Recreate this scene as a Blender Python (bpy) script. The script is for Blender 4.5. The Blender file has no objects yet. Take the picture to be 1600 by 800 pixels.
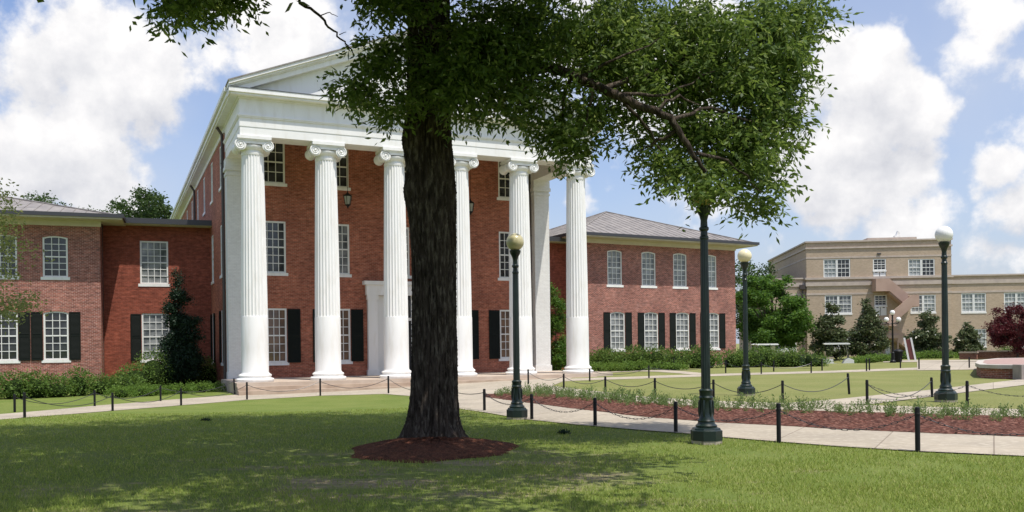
import bpy, bmesh, math, random
import numpy as np
from math import sin, cos, pi, radians, sqrt
from mathutils import Vector, Matrix, Euler

# ------------------------------------------------------------------ camera, sky, sun, exposure
SC = bpy.context.scene
COL = SC.collection
F, H0, ROLL, EYE = 1375.0, 540.4, 0.012, 1.65      # focal length and horizon in pixels of a 1600 x 800 frame
cam_d = bpy.data.cameras.new('camera'); cam = bpy.data.objects.new('camera', cam_d); COL.objects.link(cam)
cam_d.sensor_width = 36; cam_d.lens = 36*F/1600
cam_d.shift_y = (H0-400)/1600
cam_d.clip_start = .05; cam_d.clip_end = 6000
cam.matrix_world = Matrix.Translation((0, 0, EYE)) @ Matrix.Rotation(radians(90), 4, 'X') @ Matrix.Rotation(-ROLL, 4, 'Z')
SC.camera = cam
SUN_EL, SUN_AZ = radians(67), radians(133)         # azimuth measured clockwise from +Y (north)
sun_dir = Vector((sin(SUN_AZ)*cos(SUN_EL), cos(SUN_AZ)*cos(SUN_EL), sin(SUN_EL)))
SC.view_settings.view_transform = 'Standard'; SC.view_settings.look = 'None'
SC.view_settings.exposure = 0.22; SC.view_settings.gamma = 1; SC.view_settings.use_curve_mapping = False
sun_d = bpy.data.lights.new('sun', 'SUN'); sun_d.energy = 4.3; sun_d.angle = radians(.53); sun_d.color = (1, .95, .87)
sun = bpy.data.objects.new('sun', sun_d); COL.objects.link(sun)
sun.rotation_euler = sun_dir.to_track_quat('Z', 'Y').to_euler(); sun.location = (0, 0, 60)
SC.render.engine = 'CYCLES'
SC.cycles.max_bounces = 6; SC.cycles.transparent_max_bounces = 8

def pdir(px, py):
    "direction of a photo pixel from the camera"
    a, b = px-800, H0-py
    return Vector(((a*cos(ROLL)+b*sin(ROLL))/F, 1, (-a*sin(ROLL)+b*cos(ROLL))/F))

def build_world():
    w = bpy.data.worlds.new('World'); SC.world = w; w.use_nodes = True
    nt = w.node_tree; N = nt.nodes; L = nt.links; N.clear()
    out = N.new('ShaderNodeOutputWorld'); bg = N.new('ShaderNodeBackground'); bg.inputs[1].default_value = .12
    L.new(bg.outputs[0], out.inputs[0])
    sky = N.new('ShaderNodeTexSky'); sky.sky_type = 'NISHITA'; sky.sun_disc = False
    sky.sun_elevation = SUN_EL; sky.sun_rotation = SUN_AZ; sky.air_density = 1.15; sky.dust_density = 1.6; sky.ozone_density = 1.4
    tc = N.new('ShaderNodeTexCoord')
    def vm(op, a, b):
        n = N.new('ShaderNodeVectorMath'); n.operation = op
        for i, v in enumerate((a, b)):
            if v is None: continue
            if isinstance(v, (tuple, Vector)): n.inputs[i].default_value = v
            else: L.new(v, n.inputs[i])
        return n
    def mt(op, a, b=None, c=None, clamp=False):
        n = N.new('ShaderNodeMath'); n.operation = op; n.use_clamp = clamp
        for i, v in enumerate((a, b, c)):
            if v is None: continue
            if isinstance(v, (int, float)): n.inputs[i].default_value = v
            else: L.new(v, n.inputs[i])
        return n.outputs[0]
    D = tc.outputs['Generated']
    def noise(vec, scale, detail, rough):
        n = N.new('ShaderNodeTexNoise'); n.inputs['Scale'].default_value = scale; n.inputs['Detail'].default_value = detail
        n.inputs['Roughness'].default_value = rough; L.new(vec, n.inputs['Vector']); return n.outputs['Fac']
    # the banks of cumulus stand where the photographer saw them
    warp = N.new('ShaderNodeTexNoise'); warp.inputs['Scale'].default_value = 9; warp.inputs['Detail'].default_value = 5
    L.new(D, warp.inputs['Vector'])
    wv = vm('SUBTRACT', warp.outputs['Color'], (.5, .5, .5))
    ws = N.new('ShaderNodeVectorMath'); ws.operation = 'SCALE'; L.new(wv.outputs[0], ws.inputs[0]); ws.inputs['Scale'].default_value = .09
    DW = vm('ADD', D, ws.outputs[0]).outputs[0]
    blobs = [(120, 110, 150, 1), (40, 60, 90, .8), (230, 130, 95, 1), (60, 235, 100, 1), (150, 285, 70, .8), (0, 290, 90, .9),
             (440, 60, 110, .85), (350, 80, 70, .6), (480, 20, 60, .6), (340, 165, 38, .5),
             (1330, 120, 75, 1), (1370, 190, 75, 1), (1320, 270, 95, 1), (1395, 270, 60, 1), (1270, 210, 60, .8), (1420, 345, 70, .8), (1290, 345, 70, .8),
             (1545, 275, 48, .9), (1590, 330, 60, .9), (1530, 20, 110, .55), (1400, 20, 60, .4), (1470, 180, 28, .5), (1560, 400, 70, .8), (1480, 120, 18, .4),
             (980, 260, 80, .6), (1100, 330, 60, .6), (930, 310, 40, .8), (1000, 120, 160, .8), (700, 60, 120, .5), (1200, 380, 60, .7),
             (-250, 150, 200, 1), (1900, 200, 220, 1), (800, -300, 250, .8), (2300, 300, 260, 1), (-700, 200, 260, 1), (300, -600, 300, .8), (1500, -500, 260, .8)]
    tot = None; low = None
    sep = N.new('ShaderNodeSeparateXYZ'); L.new(D, sep.inputs[0])
    for (x, y, r, wgt) in blobs:
        c = pdir(x, y).normalized()
        d = vm('SUBTRACT', DW, tuple(c)).outputs[0]
        ln = N.new('ShaderNodeVectorMath'); ln.operation = 'LENGTH'; L.new(d, ln.inputs[0])
        q = mt('MULTIPLY_ADD', ln.outputs['Value'], -1.0/(r*1.35/F), 1.0, clamp=True)
        q = mt('MULTIPLY', mt('POWER', q, .6), wgt)
        tot = q if tot is None else mt('MAXIMUM', tot, q)
        if wgt >= .8:                                   # flat shaded undersides of the big heaps
            lo = mt('MULTIPLY', mt('MULTIPLY_ADD', sep.outputs['Z'], -1.0/(r*.9/F), (c.z+.1*r/F)/(r*.9/F), clamp=True), q)
            low = lo if low is None else mt('MAXIMUM', low, lo)
    n1 = noise(D, 11, 9, .58)
    up = vm('ADD', D, (-.012, 0, .028)).outputs[0]
    n1u = noise(up, 11, 9, .58)
    n2 = noise(D, 4.2, 4, .5)
    base = mt('MULTIPLY_ADD', n2, .6, -.50)
    dens = mt('ADD', mt('ADD', mt('MULTIPLY', tot, .95), base), mt('MULTIPLY_ADD', n1, 1.5, -.85))
    mask = N.new('ShaderNodeMapRange'); mask.interpolation_type = 'SMOOTHSTEP'
    mask.inputs['From Min'].default_value = .10; mask.inputs['From Max'].default_value = .34; L.new(dens, mask.inputs['Value'])
    shade = mt('MULTIPLY_ADD', mt('SUBTRACT', n1u, n1), 2.3, .04)
    thick = mt('MULTIPLY', mt('SUBTRACT', dens, .45, clamp=True), .35)
    sh = mt('ADD', mt('ADD', shade, thick), mt('MULTIPLY', low, .75), clamp=True)
    cr = N.new('ShaderNodeMix'); cr.data_type = 'RGBA'
    cr.inputs[6].default_value = (7.3, 7.2, 7.2, 1); cr.inputs[7].default_value = (4.1, 4.25, 4.75, 1)
    L.new(sh, cr.inputs[0])
    hz = N.new('ShaderNodeMapRange'); hz.inputs['From Min'].default_value = .0; hz.inputs['From Max'].default_value = .22
    hz.inputs['To Min'].default_value = .8; hz.inputs['To Max'].default_value = 0; L.new(sep.outputs['Z'], hz.inputs['Value'])
    thin = N.new('ShaderNodeMapRange'); thin.inputs['From Min'].default_value = .28; thin.inputs['From Max'].default_value = .75
    thin.inputs['To Max'].default_value = .8; L.new(n2, thin.inputs['Value'])
    veil = mt('MAXIMUM', hz.outputs[0], thin.outputs[0])
    skyt = N.new('ShaderNodeMix'); skyt.data_type = 'RGBA'; skyt.blend_type = 'MULTIPLY'; skyt.inputs[0].default_value = 1
    L.new(sky.outputs[0], skyt.inputs[6]); skyt.inputs[7].default_value = (1.05, 1.06, 1.24, 1)
    mv = N.new('ShaderNodeMix'); mv.data_type = 'RGBA'; L.new(veil, mv.inputs[0]); L.new(skyt.outputs[2], mv.inputs[6]); mv.inputs[7].default_value = (4.4, 4.9, 5.9, 1)
    mx = N.new('ShaderNodeMix'); mx.data_type = 'RGBA'; L.new(mask.outputs[0], mx.inputs[0]); L.new(mv.outputs[2], mx.inputs[6]); L.new(cr.outputs[2], mx.inputs[7])
    L.new(mx.outputs[2], bg.inputs[0])
    w.cycles.sampling_method = 'MANUAL'; w.cycles.sample_map_resolution = 512
build_world()

# ------------------------------------------------------------------ terrain and pixel-to-ground helper
def sst(t):
    t = np.clip(t, 0, 1); return t*t*(3-2*t)
def zg(x, y):
    y = np.maximum(y, .1)
    k = x/y
    z = -.35*sst((y-14)/20)*sst((.12-k)/.4)                        # falls gently towards the left path
    z = z+.16*sst((y-38)/14)*sst((k-.09)/.08)                      # the far right lawn lies a little higher
    return z-.50*sst((y-61)/5)*(1-sst((y-73)/3))*sst((k-.20)/.05)*(1-sst((k-.39)/.03))   # lane behind the hedge
def G(px, py):
    "ground point under a photo pixel"
    d = pdir(px, py); z = 0.0; p = (0, 0)
    for _ in range(40):
        t = (z-EYE)/d.z if d.z < -1e-4 else 400
        t = min(t, 400); p = (d.x*t, t); z = float(zg(p[0], p[1]))
    return Vector((p[0], p[1], z))

# ------------------------------------------------------------------ materials
MATS = {}
def mat(name, base, rough=.6, var=None, vscale=3, var2=None, v2scale=30, bump=0, bscale=40, spec=.5, metal=0, coord='Object', detail=4, trans=0, stretch=None):
    if name in MATS: return MATS[name]
    m = bpy.data.materials.new(name); m.use_nodes = True; nt = m.node_tree; N = nt.nodes; L = nt.links
    b = N['Principled BSDF']; b.inputs['Roughness'].default_value = rough; b.inputs['Metallic'].default_value = metal
    b.inputs['Specular IOR Level'].default_value = spec
    tc = N.new('ShaderNodeTexCoord')
    if stretch:
        mp_ = N.new('ShaderNodeMapping'); mp_.inputs['Scale'].default_value = stretch; L.new(tc.outputs[coord], mp_.inputs[0])
        class _T: outputs = {coord: mp_.outputs[0]}
        tc = _T
    cur = None
    def rgb(c): return (c[0], c[1], c[2], 1)
    if var:
        n = N.new('ShaderNodeTexNoise'); n.inputs['Scale'].default_value = vscale; n.inputs['Detail'].default_value = detail
        L.new(tc.outputs[coord], n.inputs['Vector'])
        r = N.new('ShaderNodeMapRange'); r.inputs['From Min'].default_value = .35; r.inputs['From Max'].default_value = .65; L.new(n.outputs['Fac'], r.inputs['Value'])
        x = N.new('ShaderNodeMix'); x.data_type = 'RGBA'; x.inputs[6].default_value = rgb(base); x.inputs[7].default_value = rgb(var); L.new(r.outputs[0], x.inputs[0])
        cur = x.outputs[2]
    if var2:
        n = N.new('ShaderNodeTexNoise'); n.inputs['Scale'].default_value = v2scale; n.inputs['Detail'].default_value = 3
        L.new(tc.outputs[coord], n.inputs['Vector'])
        r = N.new('ShaderNodeMapRange'); r.inputs['From Min'].default_value = .5; r.inputs['From Max'].default_value = .7; L.new(n.outputs['Fac'], r.inputs['Value'])
        x = N.new('ShaderNodeMix'); x.data_type = 'RGBA'; x.inputs[7].default_value = rgb(var2); L.new(r.outputs[0], x.inputs[0])
        if cur: L.new(cur, x.inputs[6])
        else: x.inputs[6].default_value = rgb(base)
        cur = x.outputs[2]
    if cur: L.new(cur, b.inputs['Base Color'])
    else: b.inputs['Base Color'].default_value = rgb(base)
    if bump:
        n = N.new('ShaderNodeTexNoise'); n.inputs['Scale'].default_value = bscale; n.inputs['Detail'].default_value = 5
        L.new(tc.outputs[coord], n.inputs['Vector'])
        bp = N.new('ShaderNodeBump'); bp.inputs['Strength'].default_value = min(1, bump); bp.inputs['Distance'].default_value = .02*max(1, bump)
        L.new(n.outputs['Fac'], bp.inputs['Height']); L.new(bp.outputs[0], b.inputs['Normal'])
    if trans:
        b.inputs['Transmission Weight'].default_value = trans
    MATS[name] = m; return m

def brick(name, c1, c2, mortar, w=.215, h=.075, mo=.011, soft=False, pscale=.6):
    if name in MATS: return MATS[name]
    m = bpy.data.materials.new(name); m.use_nodes = True; nt = m.node_tree; N = nt.nodes; L = nt.links
    b = N['Principled BSDF']; b.inputs['Roughness'].default_value = .85; b.inputs['Specular IOR Level'].default_value = .25
    uv = N.new('ShaderNodeUVMap'); uv.uv_map = 'UVMap'
    bt = N.new('ShaderNodeTexBrick'); bt.offset = .5
    L.new(uv.outputs[0], bt.inputs['Vector']); bt.inputs['Scale'].default_value = 1
    bt.inputs['Brick Width'].default_value = w; bt.inputs['Row Height'].default_value = h; bt.inputs['Mortar Size'].default_value = mo; bt.inputs['Mortar Smooth'].default_value = .3
    bt.inputs['Color1'].default_value = (*c1, 1); bt.inputs['Color2'].default_value = (*c2, 1); bt.inputs['Mortar'].default_value = (*mortar, 1)
    cur = bt.outputs['Color']
    mp = N.new('ShaderNodeMapping'); mp.inputs['Scale'].default_value = (2.4, 9, 1); L.new(uv.outputs[0], mp.inputs[0])
    for sc, lo, hi, st, vec in ((pscale, (.78, .75, .75), (1.16, 1.13, 1.1), 1, uv.outputs[0]), (6, (.80, .78, .78), (1.18, 1.18, 1.18), 1, uv.outputs[0]), (1, (.70, .67, .66), (1.26, 1.27, 1.28), 1, mp.outputs[0])):
        if soft: lo, hi = (.94, .935, .93), (1.02, 1.02, 1.02)
        n = N.new('ShaderNodeTexNoise'); n.inputs['Scale'].default_value = sc; n.inputs['Detail'].default_value = 5; L.new(vec, n.inputs['Vector'])
        r = N.new('ShaderNodeMapRange'); r.inputs['From Min'].default_value = .3; r.inputs['From Max'].default_value = .7; L.new(n.outputs['Fac'], r.inputs['Value'])
        v = N.new('ShaderNodeMix'); v.data_type = 'RGBA'; v.inputs[6].default_value = (*lo, 1); v.inputs[7].default_value = (*hi, 1); L.new(r.outputs[0], v.inputs[0])
        x = N.new('ShaderNodeMix'); x.data_type = 'RGBA'; x.blend_type = 'MULTIPLY'; x.inputs[0].default_value = st; L.new(cur, x.inputs[6]); L.new(v.outputs[2], x.inputs[7]); cur = x.outputs[2]
    L.new(cur, b.inputs['Base Color'])
    bp = N.new('ShaderNodeBump'); bp.inputs['Strength'].default_value = .5; bp.inputs['Distance'].default_value = .008; bp.invert = True
    L.new(bt.outputs['Fac'], bp.inputs['Height']); L.new(bp.outputs[0], b.inputs['Normal'])
    MATS[name] = m; return m

def leafmat(name, a, b_, c=None, trans=.45, rough=.5, spec=.25):
    "leaf colour differs from leaf to leaf; light passes through"
    if name in MATS: return MATS[name]
    m = bpy.data.materials.new(name); m.use_nodes = True; nt = m.node_tree; N = nt.nodes; L = nt.links
    b = N['Principled BSDF']; b.inputs['Roughness'].default_value = rough; b.inputs['Specular IOR Level'].default_value = spec
    g = N.new('ShaderNodeNewGeometry'); cr = N.new('ShaderNodeValToRGB'); L.new(g.outputs['Random Per Island'], cr.inputs[0])
    cr.color_ramp.elements[0].color = (*a, 1); cr.color_ramp.elements[1].color = (*b_, 1)
    if c:
        e = cr.color_ramp.elements.new(.9); e.color = (*b_, 1); cr.color_ramp.elements[2].color = (*c, 1)
    L.new(cr.outputs[0], b.inputs['Base Color'])
    tr = N.new('ShaderNodeBsdfTranslucent'); hs = N.new('ShaderNodeHueSaturation'); hs.inputs['Value'].default_value = 1.5; hs.inputs['Hue'].default_value = .485
    L.new(cr.outputs[0], hs.inputs['Color']); L.new(hs.outputs[0], tr.inputs[0])
    mx = N.new('ShaderNodeMixShader'); mx.inputs[0].default_value = trans
    L.new(b.outputs[0], mx.inputs[1]); L.new(tr.outputs[0], mx.inputs[2]); L.new(mx.outputs[0], N['Material Output'].inputs[0])
    MATS[name] = m; return m

M_white = mat('white_paint', (.84, .835, .81), .55, var=(.79, .785, .76), vscale=.9, var2=(.76, .745, .70), v2scale=2.6, bump=.15, bscale=25, stretch=(1.6, 1.6, .35))
M_whitebrick = brick('white_painted_brick', (.80, .80, .78), (.78, .78, .76), (.72, .72, .70), soft=True)
M_cream = mat('cream_trim', (.62, .57, .46), .6, var=(.55, .50, .40), vscale=1.5)
M_ceiling = mat('porch_ceiling_paint', (.66, .62, .54), .7, var=(.58, .54, .46), vscale=1)
M_brickA = brick('red_brick', (.42, .130, .075), (.29, .084, .052), (.38, .24, .17))
M_brickL = brick('orange_red_brick', (.30, .078, .045), (.22, .056, .034), (.25, .10, .07))
M_brickB = brick('pink_red_brick', (.36, .125, .092), (.19, .066, .054), (.46, .33, .28))
M_brickT = brick('tan_brick', (.50, .39, .28), (.41, .315, .225), (.54, .45, .35), soft=True)
M_limestone = mat('limestone', (.52, .44, .37), .8, var=(.43, .36, .31), vscale=2)
M_roof = mat('grey_metal_roof', (.255, .232, .215), .6, var=(.185, .17, .16), vscale=.8, var2=(.30, .275, .25), v2scale=2, spec=.3)
M_gutter = mat('dark_gutter_metal', (.045, .045, .05), .4)
M_pipe = mat('brown_downspout_paint', (.06, .045, .04), .5)
M_shutter = mat('dark_green_shutter_paint', (.007, .010, .008), .7, spec=.2)
M_frame = mat('white_window_paint', (.76, .76, .73), .5)
M_concrete = mat('concrete', (.42, .362, .275), .85, var=(.33, .285, .22), vscale=.7, var2=(.47, .415, .325), v2scale=9, bump=.2, bscale=30)
M_stone = mat('pale_stone', (.50, .42, .34), .8, var=(.42, .335, .26), vscale=1.3, bump=.2)
M_lamp = mat('dark_green_cast_iron', (.006, .015, .012), .36, var=(.010, .022, .018), vscale=6, spec=.5)
M_black = mat('black_iron', (.006, .006, .0065), .5, spec=.3)
M_chain = mat('steel_chain', (.05, .05, .055), .4, metal=.3)
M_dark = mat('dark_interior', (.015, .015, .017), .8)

def glass(name, a, b_, spec=.6, vs=1.4):
    return mat(name, a, .05, var=b_, vscale=vs, spec=spec, coord='Object', bump=.25, bscale=1.6, detail=2)
M_glassD = glass('dark_window_glass', (.012, .014, .016), (.05, .055, .06))
M_glassG = glass('window_glass_pale_blinds', (.30, .31, .31), (.07, .08, .085))
M_glassW = glass('window_glass_white_blinds', (.42, .44, .44), (.16, .19, .18))
M_glassT = glass('window_glass_tan_blinds', (.20, .12, .075), (.09, .06, .045))

# ------------------------------------------------------------------ mesh helpers
class MB:
    def __init__(s): s.v = []; s.f = []; s.smooth = False
    def add(s, vs, fs):
        o = len(s.v); s.v += [tuple(v) for v in vs]; s.f += [tuple(i+o for i in f) for f in fs]; return s
    def box(s, x0, x1, y0, y1, z0, z1):
        return s.add([(x0, y0, z0), (x1, y0, z0), (x1, y1, z0), (x0, y1, z0), (x0, y0, z1), (x1, y0, z1), (x1, y1, z1), (x0, y1, z1)],
                     [(0, 3, 2, 1), (4, 5, 6, 7), (0, 1, 5, 4), (1, 2, 6, 5), (2, 3, 7, 6), (3, 0, 4, 7)])
    def prism_y(s, pts, y0, y1):
        "polygon in x,z pushed along y"
        n = len(pts)
        vs = [(x, y0, z) for x, z in pts]+[(x, y1, z) for x, z in pts]
        fs = [tuple(range(n)), tuple(range(2*n-1, n-1, -1))]+[(i, i+n, (i+1) % n+n, (i+1) % n) for i in range(n)]
        return s.add(vs, fs)
    def prism_x(s, pts, x0, x1):
        n = len(pts)
        vs = [(x0, y, z) for y, z in pts]+[(x1, y, z) for y, z in pts]
        fs = [tuple(range(n-1, -1, -1)), tuple(range(n, 2*n))]+[(i, (i+1) % n, (i+1) % n+n, i+n) for i in range(n)]
        return s.add(vs, fs)
    def prism_z(s, pts, z0, z1):
        n = len(pts)
        vs = [(x, y, z0) for x, y in pts]+[(x, y, z1) for x, y in pts]
        fs = [tuple(range(n-1, -1, -1)), tuple(range(n, 2*n))]+[(i, (i+1) % n, (i+1) % n+n, i+n) for i in range(n)]
        return s.add(vs, fs)
    def lathe(s, prof, n=24, c=(0, 0), flute=None, cap=True, phase=0):
        "prof: (r, z) bottom to top; flute(z, angle index) -> factor"
        vs = []
        for r, z in prof:
            for k in range(n):
                a = 2*pi*(k+phase)/n; q = r*(flute(z, k) if flute else 1)
                vs.append((c[0]+q*cos(a), c[1]+q*sin(a), z))
        fs = []
        for i in range(len(prof)-1):
            for k in range(n):
                k2 = (k+1) % n
                fs.append((i*n+k, i*n+k2, (i+1)*n+k2, (i+1)*n+k))
        if cap: fs += [tuple(range(n-1, -1, -1)), tuple((len(prof)-1)*n+k for k in range(n))]
        return s.add(vs, fs)
    def tube(s, pts, rad, n=8, cap=True):
        pts = [Vector(p) for p in pts]; m = len(pts)
        if not hasattr(rad, '__len__'): rad = [rad]*m
        vs = []; up = Vector((0, 0, 1)); prev = None
        for i, p in enumerate(pts):
            t = (pts[min(i+1, m-1)]-pts[max(i-1, 0)]).normalized()
            if prev is None:
                a = t.cross(up)
                if a.length < .1: a = t.cross(Vector((1, 0, 0)))
            else: a = prev-t*prev.dot(t)
            a.normalize(); prev = a; b = t.cross(a)
            for k in range(n):
                q = 2*pi*k/n; vs.append(p+(a*cos(q)+b*sin(q))*rad[i])
        fs = [(i*n+k, i*n+(k+1) % n, (i+1)*n+(k+1) % n, (i+1)*n+k) for i in range(m-1) for k in range(n)]
        if cap: fs += [tuple(range(n-1, -1, -1)), tuple((m-1)*n+k for k in range(n))]
        return s.add(vs, fs)
    def sphere(s, c, r, nu=20, nv=12, sz=1):
        prof = [(r*sin(pi*i/nv), c[2]-r*sz*cos(pi*i/nv)) for i in range(nv+1)]
        prof[0] = (r*.01, prof[0][1]); prof[-1] = (r*.01, prof[-1][1])
        return s.lathe(prof, nu, (c[0], c[1]))
    def mesh(s, name, m, smooth=None, angle=35):
        me = bpy.data.meshes.new(name); me.from_pydata(s.v, [], s.f)
        if isinstance(m, (list, tuple)):
            for q in m: me.materials.append(q)
        elif m: me.materials.append(m)
        box_uv(me)
        if smooth:
            me.shade_smooth(); me.set_sharp_from_angle(angle=radians(angle))
        me.validate(); me.update()
        return me
    def build(s, name, m, parent=None, smooth=None, angle=35):
        o = bpy.data.objects.new(name, s.mesh(name, m, smooth, angle)); COL.objects.link(o)
        if parent: o.parent = parent
        return o

def box_uv(me):
    uv = me.uv_layers.new(name='UVMap')
    nl = len(me.loops)
    if nl == 0: return
    co = np.empty(len(me.vertices)*3); me.vertices.foreach_get('co', co); co = co.reshape(-1, 3)
    vi = np.empty(nl, int); me.loops.foreach_get('vertex_index', vi)
    nf = len(me.polygons); no = np.empty(nf*3); me.polygons.foreach_get('normal', no); no = np.abs(no.reshape(-1, 3))
    tot = np.empty(nf, int); me.polygons.foreach_get('loop_total', tot)
    ax = np.repeat(no.argmax(1), tot); p = co[vi]
    U = np.where(ax == 0, p[:, 1], p[:, 0]); V = np.where(ax == 2, p[:, 1], p[:, 2])
    uv.data.foreach_set('uv', np.stack([U, V], 1).ravel())

def tag(o, label=None, cat=None, group=None, kind=None):
    if label: o['label'] = label
    if cat: o['category'] = cat
    if group: o['group'] = group
    if kind: o['kind'] = kind
    return o
def empty(name, loc, rz, label, cat, group=None):
    o = bpy.data.objects.new(name, None); COL.objects.link(o); o.location = loc; o.rotation_euler = (0, 0, rz); o.empty_display_size = .3
    return tag(o, label, cat, group)
def inst(name, me, parent, loc=(0, 0, 0), rz=0):
    o = bpy.data.objects.new(name, me); COL.objects.link(o); o.parent = parent; o.location = loc; o.rotation_euler = (0, 0, rz); return o
def clone(root, loc=None, rz=None, scale=None, label=None):
    kids = {}
    for o in bpy.data.objects: kids.setdefault(o.parent, []).append(o)
    def rec(o, par):
        c = o.copy(); COL.objects.link(c)
        if par is not None: c.parent = par
        for k in kids.get(o, []): rec(k, c)
        return c
    c = rec(root, None)
    if loc is not None: c.location = loc
    if rz is not None: c.rotation_euler = (0, 0, rz)
    if scale is not None: c.scale = scale if hasattr(scale, '__len__') else (scale,)*3
    if label: c['label'] = label
    return c

# ------------------------------------------------------------------ ground, paths
def axis(fine0, fine1, step, outs):
    a = [-o for o in reversed(outs) if -o < fine0]+list(np.arange(fine0, fine1+1e-6, step))+[o for o in outs if o > fine1]
    return np.array(a, float)
def make_ground():
    xs = axis(-34, 50, .6, [60, 80, 120, 200, 400, 900, 2500]); ys = axis(3, 110, .6, [2, 120, 140, 180, 300, 600, 1200, 2600])
    ys = ys[ys > -3000]
    X, Y = np.meshgrid(xs, ys); Z = zg(X, Y)
    Z[Y < 3] = 0
    n, k = len(xs), len(ys)
    V = np.stack([X.ravel(), Y.ravel(), Z.ravel()], 1)
    I = np.arange(n*k).reshape(k, n)
    Q = np.stack([I[:-1, :-1].ravel(), I[:-1, 1:].ravel(), I[1:, 1:].ravel(), I[1:, :-1].ravel()], 1)
    me = bpy.data.meshes.new('ground'); me.from_pydata(V.tolist(), [], Q.tolist()); me.shade_smooth()
    o = bpy.data.objects.new('ground', me); COL.objects.link(o); tag(o, kind='structure')
    # lawn material: mown turf, worn earth patches
    m = bpy.data.materials.new('lawn'); m.use_nodes = True; nt = m.node_tree; N = nt.nodes; L = nt.links
    b = N['Principled BSDF']; b.inputs['Roughness'].default_value = .9; b.inputs['Specular IOR Level'].default_value = .15
    tc = N.new('ShaderNodeTexCoord')
    def noise(s, d=4, r=.55, vec=None):
        q = N.new('ShaderNodeTexNoise'); q.inputs['Scale'].default_value = s; q.inputs['Detail'].default_value = d; q.inputs['Roughness'].default_value = r
        L.new(vec or tc.outputs['Object'], q.inputs['Vector']); return q.outputs['Fac']
    def rng(v, a, bb, c=0, d=1):
        q = N.new('ShaderNodeMapRange'); q.inputs[1].default_value = a; q.inputs[2].default_value = bb; q.inputs[3].default_value = c; q.inputs[4].default_value = d; L.new(v, q.inputs[0]); return q.outputs[0]
    def mix(f, a, bb):
        q = N.new('ShaderNodeMix'); q.data_type = 'RGBA'
        if isinstance(f, float): q.inputs[0].default_value = f
        else: L.new(f, q.inputs[0])
        for i, v in ((6, a), (7, bb)):
            if isinstance(v, tuple): q.inputs[i].default_value = (*v, 1)
            else: L.new(v, q.inputs[i])
        return q.outputs[2]
    near = mix(rng(noise(.8), .35, .65), (.150, .200, .040), (.210, .240, .062))
    sep = N.new('ShaderNodeSeparateXYZ'); L.new(tc.outputs['Object'], sep.inputs[0])
    far = mix(rng(noise(.35), .35, .65), (.215, .222, .072), (.275, .262, .100))      # the drier lawns beyond the bed
    yr = N.new('ShaderNodeMath'); yr.operation = 'MULTIPLY_ADD'; L.new(sep.outputs['X'], yr.inputs[0]); yr.inputs[1].default_value = .55; L.new(sep.outputs['Y'], yr.inputs[2])
    gcol = mix(rng(yr.outputs[0], 20.5, 23.5), near, far)
    lf = N.new('ShaderNodeMath'); lf.operation = 'LESS_THAN'; L.new(sep.outputs['X'], lf.inputs[0]); lf.inputs[1].default_value = -2.0
    gcol = mix(lf.outputs[0], gcol, near)
    fine = noise(38, 3, .7)
    gcol = mix(rng(fine, .3, .75, 0, .55), gcol, (.055, .105, .016))
    gcol = mix(rng(noise(14, 3, .6), .52, .72, 0, .5), gcol, (.20, .215, .085))
    # worn bare soil under the oak
    dist = N.new('ShaderNodeVectorMath'); dist.operation = 'DISTANCE'; L.new(tc.outputs['Object'], dist.inputs[0]); dist.inputs[1].default_value = (-1.3, 11.0, 0)
    worn = rng(dist.outputs['Value'], 1.5, 7.5, .15, -.10)
    mp = N.new('ShaderNodeMapping'); mp.inputs['Scale'].default_value = (.7, 1.4, 1); L.new(tc.outputs['Object'], mp.inputs[0])
    wsum = N.new('ShaderNodeMath'); L.new(noise(.9, 6, .62, mp.outputs[0]), wsum.inputs[0]); L.new(worn, wsum.inputs[1])
    soil = mix(rng(noise(9), .4, .6), (.24, .185, .12), (.33, .27, .18))
    gcol = mix(rng(wsum.outputs[0], .60, .76, 0, .85), gcol, soil)
    L.new(gcol, b.inputs['Base Color'])
    bp = N.new('ShaderNodeBump'); bp.inputs['Strength'].default_value = .9; bp.inputs['Distance'].default_value = .03; L.new(fine, bp.inputs['Height']); L.new(bp.outputs[0], b.inputs['Normal'])
    me.materials.append(m)
    return o
ground = make_ground()

def resample(P, n):
    P = np.array([(p.x, p.y) for p in P]); d = np.r_[0, np.cumsum(np.hypot(*np.diff(P, axis=0).T))]
    t = np.linspace(0, d[-1], n); return np.stack([np.interp(t, d, P[:, 0]), np.interp(t, d, P[:, 1])], 1)
def strip(name, A, B, h, m, n=80, k=8, kind='structure', rag=0, sink=0, noisez=0, world=False):
    "sheet between two edge lines given as photo pixels (or world points), draped on the ground h above it"
    a = resample(A if world else [G(*p) for p in A], n); b = resample(B if world else [G(*p) for p in B], n)
    rr = np.random.RandomState(5)
    if rag:
        for e in (a, b): e += rr.randn(n, 2)*rag
    V = []
    for j in range(k+1):
        t = j/k; p = a*(1-t)+b*t; hh = h+noisez*math.sin(pi*t)*(.6+.8*rr.rand(n))
        V.append(np.c_[p, zg(p[:, 0], p[:, 1])+hh])
    V = np.concatenate(V); I = np.arange((k+1)*n).reshape(k+1, n)
    Q = np.stack([I[:-1, :-1].ravel(), I[:-1, 1:].ravel(), I[1:, 1:].ravel(), I[1:, :-1].ravel()], 1)
    me = bpy.data.meshes.new(name); me.from_pydata(V.tolist(), [], Q.tolist()); me.materials.append(m); me.update()
    if me.polygons[len(me.polygons)//2].normal.z < 0: me.flip_normals()
    me.shade_smooth()
    o = bpy.data.objects.new(name, me); COL.objects.link(o); tag(o, kind=kind); return o

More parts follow.
